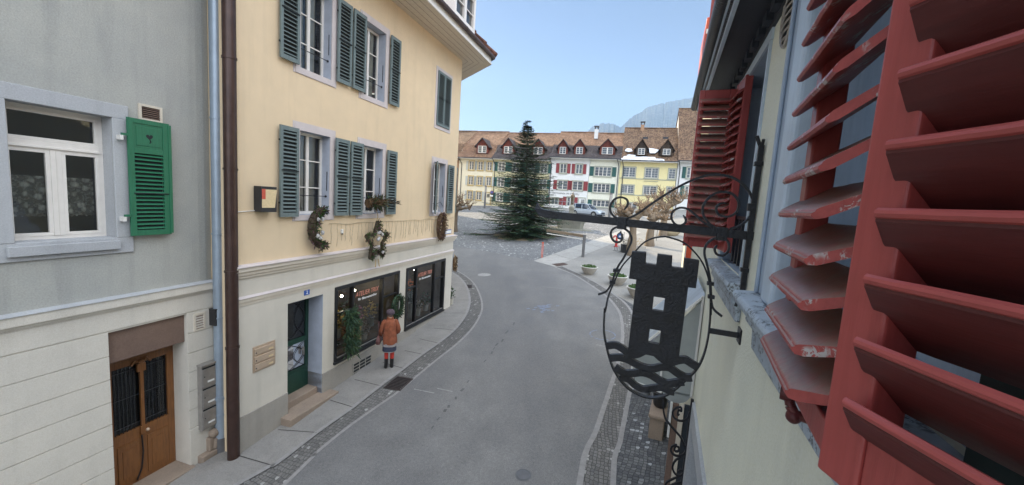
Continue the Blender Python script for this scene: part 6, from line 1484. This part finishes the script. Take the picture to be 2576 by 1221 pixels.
for k in range(7):
    f = k/6; q = a.lerp(b,f)-V((a.x,a.y,gz(a.x,a.y))); m.beam((q.x,q.y,-.05),(q.x+.03,q.y,.34),.035,.02); m.beam((q.x,q.y,.0),(q.x-.10,q.y-.1,.0),.03,.03)
m.build('pickets', M['post'], t)
p = gh(1574,637); t = thing('dark_planter', 'square dark planter with a wispy shrub at the foot of the nearest plane tree', 'planter', (p.x,p.y+.3,gz(p.x,p.y)))
m = MB(); m.box(-.24,.24,-.24,.24,0,.55); m.box(-.26,.26,-.26,.26,.52,.58); m.build('box', M['plastic'], t, bev=.01); m = MB()
for k in range(120): a = rnd.uniform(0,2*PI); m.leaf((.2*math.cos(a)*rnd.random(),.2*math.sin(a)*rnd.random(),.55+rnd.random()*.35),(math.cos(a),math.sin(a),1),.10,.02)
m.build('shrub', M['dry2'], t)
p = gh(1592,630); t = thing('light_shrub', 'pale wispy shrub in a low trough on the sunny side of the nearest plane tree', 'shrub', (p.x+.55,p.y+.5,gz(p.x,p.y)))
m = MB(); m.box(-.5,.5,-.2,.2,0,.32); m.build('trough', M['bowl'], t, bev=.01); m = MB()
for k in range(150): a = rnd.uniform(0,2*PI); m.leaf((rnd.uniform(-.45,.45),rnd.uniform(-.15,.15),.3+rnd.random()*.5),(math.cos(a),math.sin(a),1.2),.12,.02)
m.build('leaves', M['straw'], t)
def lamp_post(label, px, top):
    p = gh(*px); zt = hit(px[0]+4, top, p, V((0,1,0))).z; bz = gz(p.x,p.y); t = thing('light_column', label, 'street lamp', (p.x,p.y,bz), 0, 'slim grey light columns on the square')
    m = MB(); m.box(-.16,.16,-.13,.13,-.1,zt-bz); m.box(-.18,.18,-.15,.15,zt-bz,zt-bz+.06); m.build('column', M['post'], t, bev=.01); m = MB(); m.box(-.13,.13,-.135,-.13,zt-bz-1.1,zt-bz-.15); m.build('diffuser', M['alu'], t)
lamp_post('slim grey light column in front of the greenish white house', (1532,549), 487)
lamp_post('slim grey light column in front of the cream house left of the fir', (1219,524), 468)
# small thin poles near the trees
p = gh(1651,606); t = thing('thin_pole', 'thin grey pole between the second and third plane trees', 'pole', (p.x,p.y,gz(p.x,p.y))); m = MB(); m.tube([(0,0,-.1),(0,0,2.9)],.022,8); m.blob((0,0,2.92),.03,0,8,5); m.build('pole_tube', M['post'], t)
p = gh(1687,593); t = thing('boulder', 'pale rounded boulder behind the third plane tree', 'boulder', (p.x,p.y,gz(p.x,p.y))); m = MB(); m.blob((0,0,.32),.62,0,12,8,(1.3,.8,.72),.12); m.build('rock', M['chips'], t, 60)

# ------------------------------------------------------------------ silver car
a, b = gh(1454.8,543), gh(1500.5,546.3); c = (a+b)/2; ang = math.atan2((b-a).y,(b-a).x)
t = thing('parked_car', 'silver estate car parked across the square in front of the white guest house', 'car', (c.x,c.y,gz(c.x,c.y)+.0), ang)
def sec(x, hw, zb, zt, r=.12):
    return [(x,-hw+.10,zb),(x,-hw,zb+.12),(x,-hw,zt-.18),(x,-hw+.07,zt),(x,hw-.07,zt),(x,hw,zt-.18),(x,hw,zb+.12),(x,hw-.10,zb)]
m = MB(); m.loft([sec(-2.28,.72,.46,.86),sec(-2.22,.82,.34,.98),(sec(-1.9,.88,.26,1.03)),sec(-.9,.90,.24,1.02),sec(.5,.90,.24,1.02),sec(.95,.89,.25,1.00),sec(1.6,.87,.27,.94),sec(2.05,.83,.32,.84),sec(2.25,.72,.38,.72),sec(2.31,.6,.44,.62)])
m.build('body', M['car'], t, 50)
def csec(x, hb_, ht, zb, zt): return [(x,-hb_,zb),(x,-ht,zt-.06),(x,-ht+.10,zt),(x,ht-.10,zt),(x,ht,zt-.06),(x,hb_,zb)]
m = MB(); m.loft([csec(-2.18,.80,.72,.98,1.02),csec(-1.92,.83,.66,1.0,1.56),csec(-1.5,.84,.65,1.0,1.62),csec(-.3,.85,.66,1.0,1.66),csec(.25,.85,.66,.99,1.60),csec(1.05,.83,.74,.97,1.0)]); m.build('glasshouse', M['carglass'], t, 50)
m = MB(); m.loft([[(x,-.63,z),(x,-.6,z+.035),(x,.6,z+.035),(x,.63,z)] for x, z in ((-2.05,1.52),(-1.5,1.605),(-.3,1.645),(.30,1.585))]); 
for s_ in (-1,1):
    for x, x2 in ((-1.62,-1.52),(-.55,-.45),(.35,.9),): m.beam((x,s_*.68,1.58),(x2,s_*.855,1.0),.09,.03,up=(0,s_,0))
    m.tube([(-1.7,s_*.6,1.66),(0,s_*.6,1.70)],.02,6); m.blob((.62,s_*1.0,1.05),.09,0,8,5,(.8,1,.7))
m.build('roof_panel', M['car'], t)
for x, s_ in ((-1.40,-1),(-1.40,1),(1.40,-1),(1.40,1)):
    w_ = MB(); w_.tube([(x,s_*.72,.335),(x,s_*.905,.335)],.335,20); wo_ = w_.build('wheel', M['tyre'], t, 40); w_ = MB(); w_.tube([(x,s_*.90,.335),(x,s_*.918,.335)],.22,16)
    for k in range(5): q = 2*PI*k/5; w_.beam((x,s_*.92,.335),(x+.20*math.cos(q),s_*.92,.335+.20*math.sin(q)),.05,.02,up=(0,1,0))
    w_.build('rim', M['rim'], wo_)
m = MB()
for x in (-1.40,1.40):
    for s_ in (-1,1): m.tube([(x,s_*.70,.36),(x,s_*.893,.36)],.40,20)
m.build('wheel_arch', M['plastic'], t, 40)
for s_ in (-1,1):
    m = MB(); m.hexa([(2.02,s_*.55,.66),(2.20,s_*.80,.66),(2.05,s_*.84,.66),(1.85,s_*.80,.66),(1.98,s_*.55,.80),(2.10,s_*.78,.82),(1.95,s_*.83,.84),(1.80,s_*.78,.84)]); m.build('headlight', M['headlight'], t); m = MB(); m.box(-2.26,-2.12,s_*.80-.06,s_*.80+.06,.82,1.02); m.build('tail_light', M['redlight'], t)
m = MB(); m.box(2.20,2.325,-.42,.42,.46,.68); m.box(-2.3,2.2,-.905,-.86,.26,.36); m.box(-2.3,2.2,.86,.905,.26,.36); m.build('grille', M['plastic'], t)

# ================================================================== THE PERSON AT THE SHOP WINDOW
px_ = V((-3.262,10.618)); bz = gz(px_.x,px_.y)+.030
t = thing('person', 'person seen from behind in a rust orange coat, navy skirt and red tights', 'person', (px_.x,px_.y,bz), R(20))
sk = [((0,0,.88),.13,-1),((0,.01,1.08),.12,0),((0,.03,1.28),.135,1),((0,.075,1.41),.052,2),((0,.095,1.47),.062,3),((0,.11,1.56),.085,4),((0,.115,1.61),.07,5)]
def add_(p, r_, par): sk.append((p, r_, par)); return len(sk)-1
add_((0,.205,1.535),.012,5); add_((-.088,.105,1.545),.014,5); add_((.088,.105,1.545),.014,5)        # nose, ears
for s_ in (-1,1):
    h = add_((s_*.085,0,.83),.088,0); k = add_((s_*.085,.025,.47),.055,h); an = add_((s_*.08,-.015,.09),.040,k); add_((s_*.10,.13,.035),.034,an)
    sh = add_((s_*.165,.035,1.35),.055,2); el = add_((s_*.245,.0,1.10),.042,sh)
    wr_ = add_((s_*.20,.17,.96) if s_ > 0 else (-.25,.15,.92),.027,el); wp = V(sk[wr_][0]); d = (wp-V(sk[el][0])).normalized(); sd_ = V((1,0,0))*s_; dn = d.cross(sd_).normalized()
    pm = add_(tuple(wp+d*.05),.030,wr_)
    for q in range(4):
        L = (.030,.036,.034,.026)[q]; b0 = wp+d*.085+sd_*(-.026+.0175*q); i1 = add_(tuple(b0),.010,pm); i2 = add_(tuple(b0+d*L-V((0,0,.010))),.0088,i1); add_(tuple(b0+d*L*1.5-V((0,0,.034))),.0075,i2)
    b0 = wp+d*.035-sd_*.034; i1 = add_(tuple(b0),.011,wr_); add_(tuple(b0+d*.03-sd_*.012-V((0,0,.012))),.009,i1)
me = bpy.data.meshes.new('body'); me.from_pydata([p for p, r_, a in sk], [(i, a) for i, (p, r_, a) in enumerate(sk) if a >= 0], [])
me.materials.append(M['skin']); bo = bpy.data.objects.new('body', me); COL.objects.link(bo); bo.parent = t
sm = bo.modifiers.new('Skin','SKIN'); sm.use_smooth_shade = True
for i, (p, r_, a) in enumerate(sk): sv = me.skin_vertices[0].data[i]; sv.radius = (r_, r_); sv.use_root = (i == 0)
bo.modifiers.new('Sub','SUBSURF').levels = 1; bo.modifiers['Sub'].render_levels = 2
def ellr(cx, cy, z, a, b, n=18, wob=0, ph=0): return [(cx+(a+wob*math.sin(5*q+ph))*math.cos(q), cy+(b+wob*math.sin(4*q+ph))*math.sin(q), z) for q in [2*PI*k/n for k in range(n)]]
m = MB(); m.loft([ellr(0,-.01,.715,.208,.170,32,.013,1),ellr(.004,-.01,.75,.212,.174,32,.011,.7),ellr(.004,-.008,.84,.207,.168,32,.010,1.6),ellr(-.004,-.005,.93,.202,.164,32,.009,2.4),ellr(0,-.002,1.02,.193,.156,32,.009,3.0),ellr(.003,.003,1.11,.186,.152,32,.008,1),ellr(0,.012,1.20,.184,.148,32,.006,2),ellr(0,.018,1.28,.186,.145,32,.004),ellr(0,.03,1.355,.176,.128,32,.002),ellr(0,.05,1.405,.12,.10,32),ellr(0,.07,1.43,.075,.078,32)])
for s_ in (-1,1):
    w_ = V((.20,.17,.96)) if s_ > 0 else V((-.25,.15,.92)); m.tube([(s_*.12,.03,1.37),(s_*.175,.03,1.335),(s_*.222,.01,1.22),(s_*.255,-.005,1.10),tuple(V((s_*.245,.06,1.03))),tuple(w_)],[.066,.074,.068,.063,.060,.050],14)
m.build('coat', M['coat'], t, 60); t.scale = (.93,.93,.985)
m = MB(); m.tube([(.075*math.cos(q),.075+.075*math.sin(q),1.435+.012*math.sin(q)) for q in [2*PI*k/16 for k in range(17)]], .032, 8); m.build('collar', M['coat'], t, 60)
m = MB(); m.loft([ellr(0,.0,.50,.205,.17,20,.006),ellr(0,0,.515,.206,.171,20,.006),ellr(0,0,.66,.20,.165,20,.004),ellr(0,0,.86,.17,.14,20)]); m.build('skirt', M['skirt'], t, 60)
m = MB(); m.loft([ellr(0,.0,.655,.222,.178,20,.008),ellr(0,0,.70,.224,.18,20,.006),ellr(0,0,.78,.2,.17,20)]); m.loft([ellr(0,0,.495,.209,.174,20,.006),ellr(0,0,.512,.210,.175,20,.006)],0,False); m.build('shawl', M['skirt2'], t, 60)
m = MB()
for s_ in (-1,1): m.tube([(s_*.085,0,.82),(s_*.086,.018,.60),(s_*.085,.022,.48),(s_*.084,-.012,.36),(s_*.082,-.016,.24),(s_*.081,-.012,.12)],[.095,.072,.060,.061,.050,.045],12)
m.build('tights', M['tights'], t, 60)
for s_ in (-1,1):
    m = MB(); m.loft([ellr(s_*.082,-.015,.275,.058,.060,14),ellr(s_*.082,-.015,.16,.054,.057,14),ellr(s_*.083,.0,.10,.054,.075,14),ellr(s_*.086,.035,.055,.053,.115,14),ellr(s_*.088,.045,.02,.055,.135,14),ellr(s_*.088,.045,.0,.055,.135,14)]); m.build('boot', M['boot'], t, 60)
m = MB(); m.blob((0,.085,1.575),.112,0,16,10,(.95,1.05,.92)); m.build('hair', M['hair'], t, 60)
m = MB(); m.blob((0,.085,1.605),.128,0,16,10,(1.02,1.05,.72),.05); m.tube([(.105*math.cos(q),.09+.115*math.sin(q),1.575) for q in [2*PI*k/18 for k in range(19)]],.022,8); m.blob((0,.06,1.69),.022,0,8,5); m.build('hat', M['hat'], t, 60)
fc = MB()
for s_ in (-1,1): fc.blob((s_*.032,.186,1.555),.011,0,8,6)
fc.box(-.022,.022,.186,.190,1.497,1.503); fc.build('eyes_and_mouth', M['letter_d'], t)
bp = Matrix.Translation(t.location) @ Matrix.Rotation(R(20),4,'Z'); q = bp @ V((-.285,.07,.70))
t2 = thing('handbag', 'dark brown handbag hanging at the left side of the person in the orange coat', 'bag', q, R(20+78))
m = MB(); m.loft([[(x*.95,-.045,0),(x*.95,.045,0)] [0:0] or [(-.15,-.05,0),(.15,-.05,0),(.15,.05,0),(-.15,.05,0)] for x in (1,)]+[[(-.165,-.06,.10),(.165,-.06,.10),(.165,.06,.10),(-.165,.06,.10)],[(-.135,-.03,.24),(.135,-.03,.24),(.135,.03,.24),(-.135,.03,.24)]]); m.build('bag_body', M['bag'], t2, bev=.012)
m = MB(); m.tube([(-.10,0,.23),(-.08,0,.42),(-.03,.02,.62),(.03,.02,.62),(.08,0,.42),(.10,0,.23)],.010,7); m.build('strap', M['bag'], t2, 60)
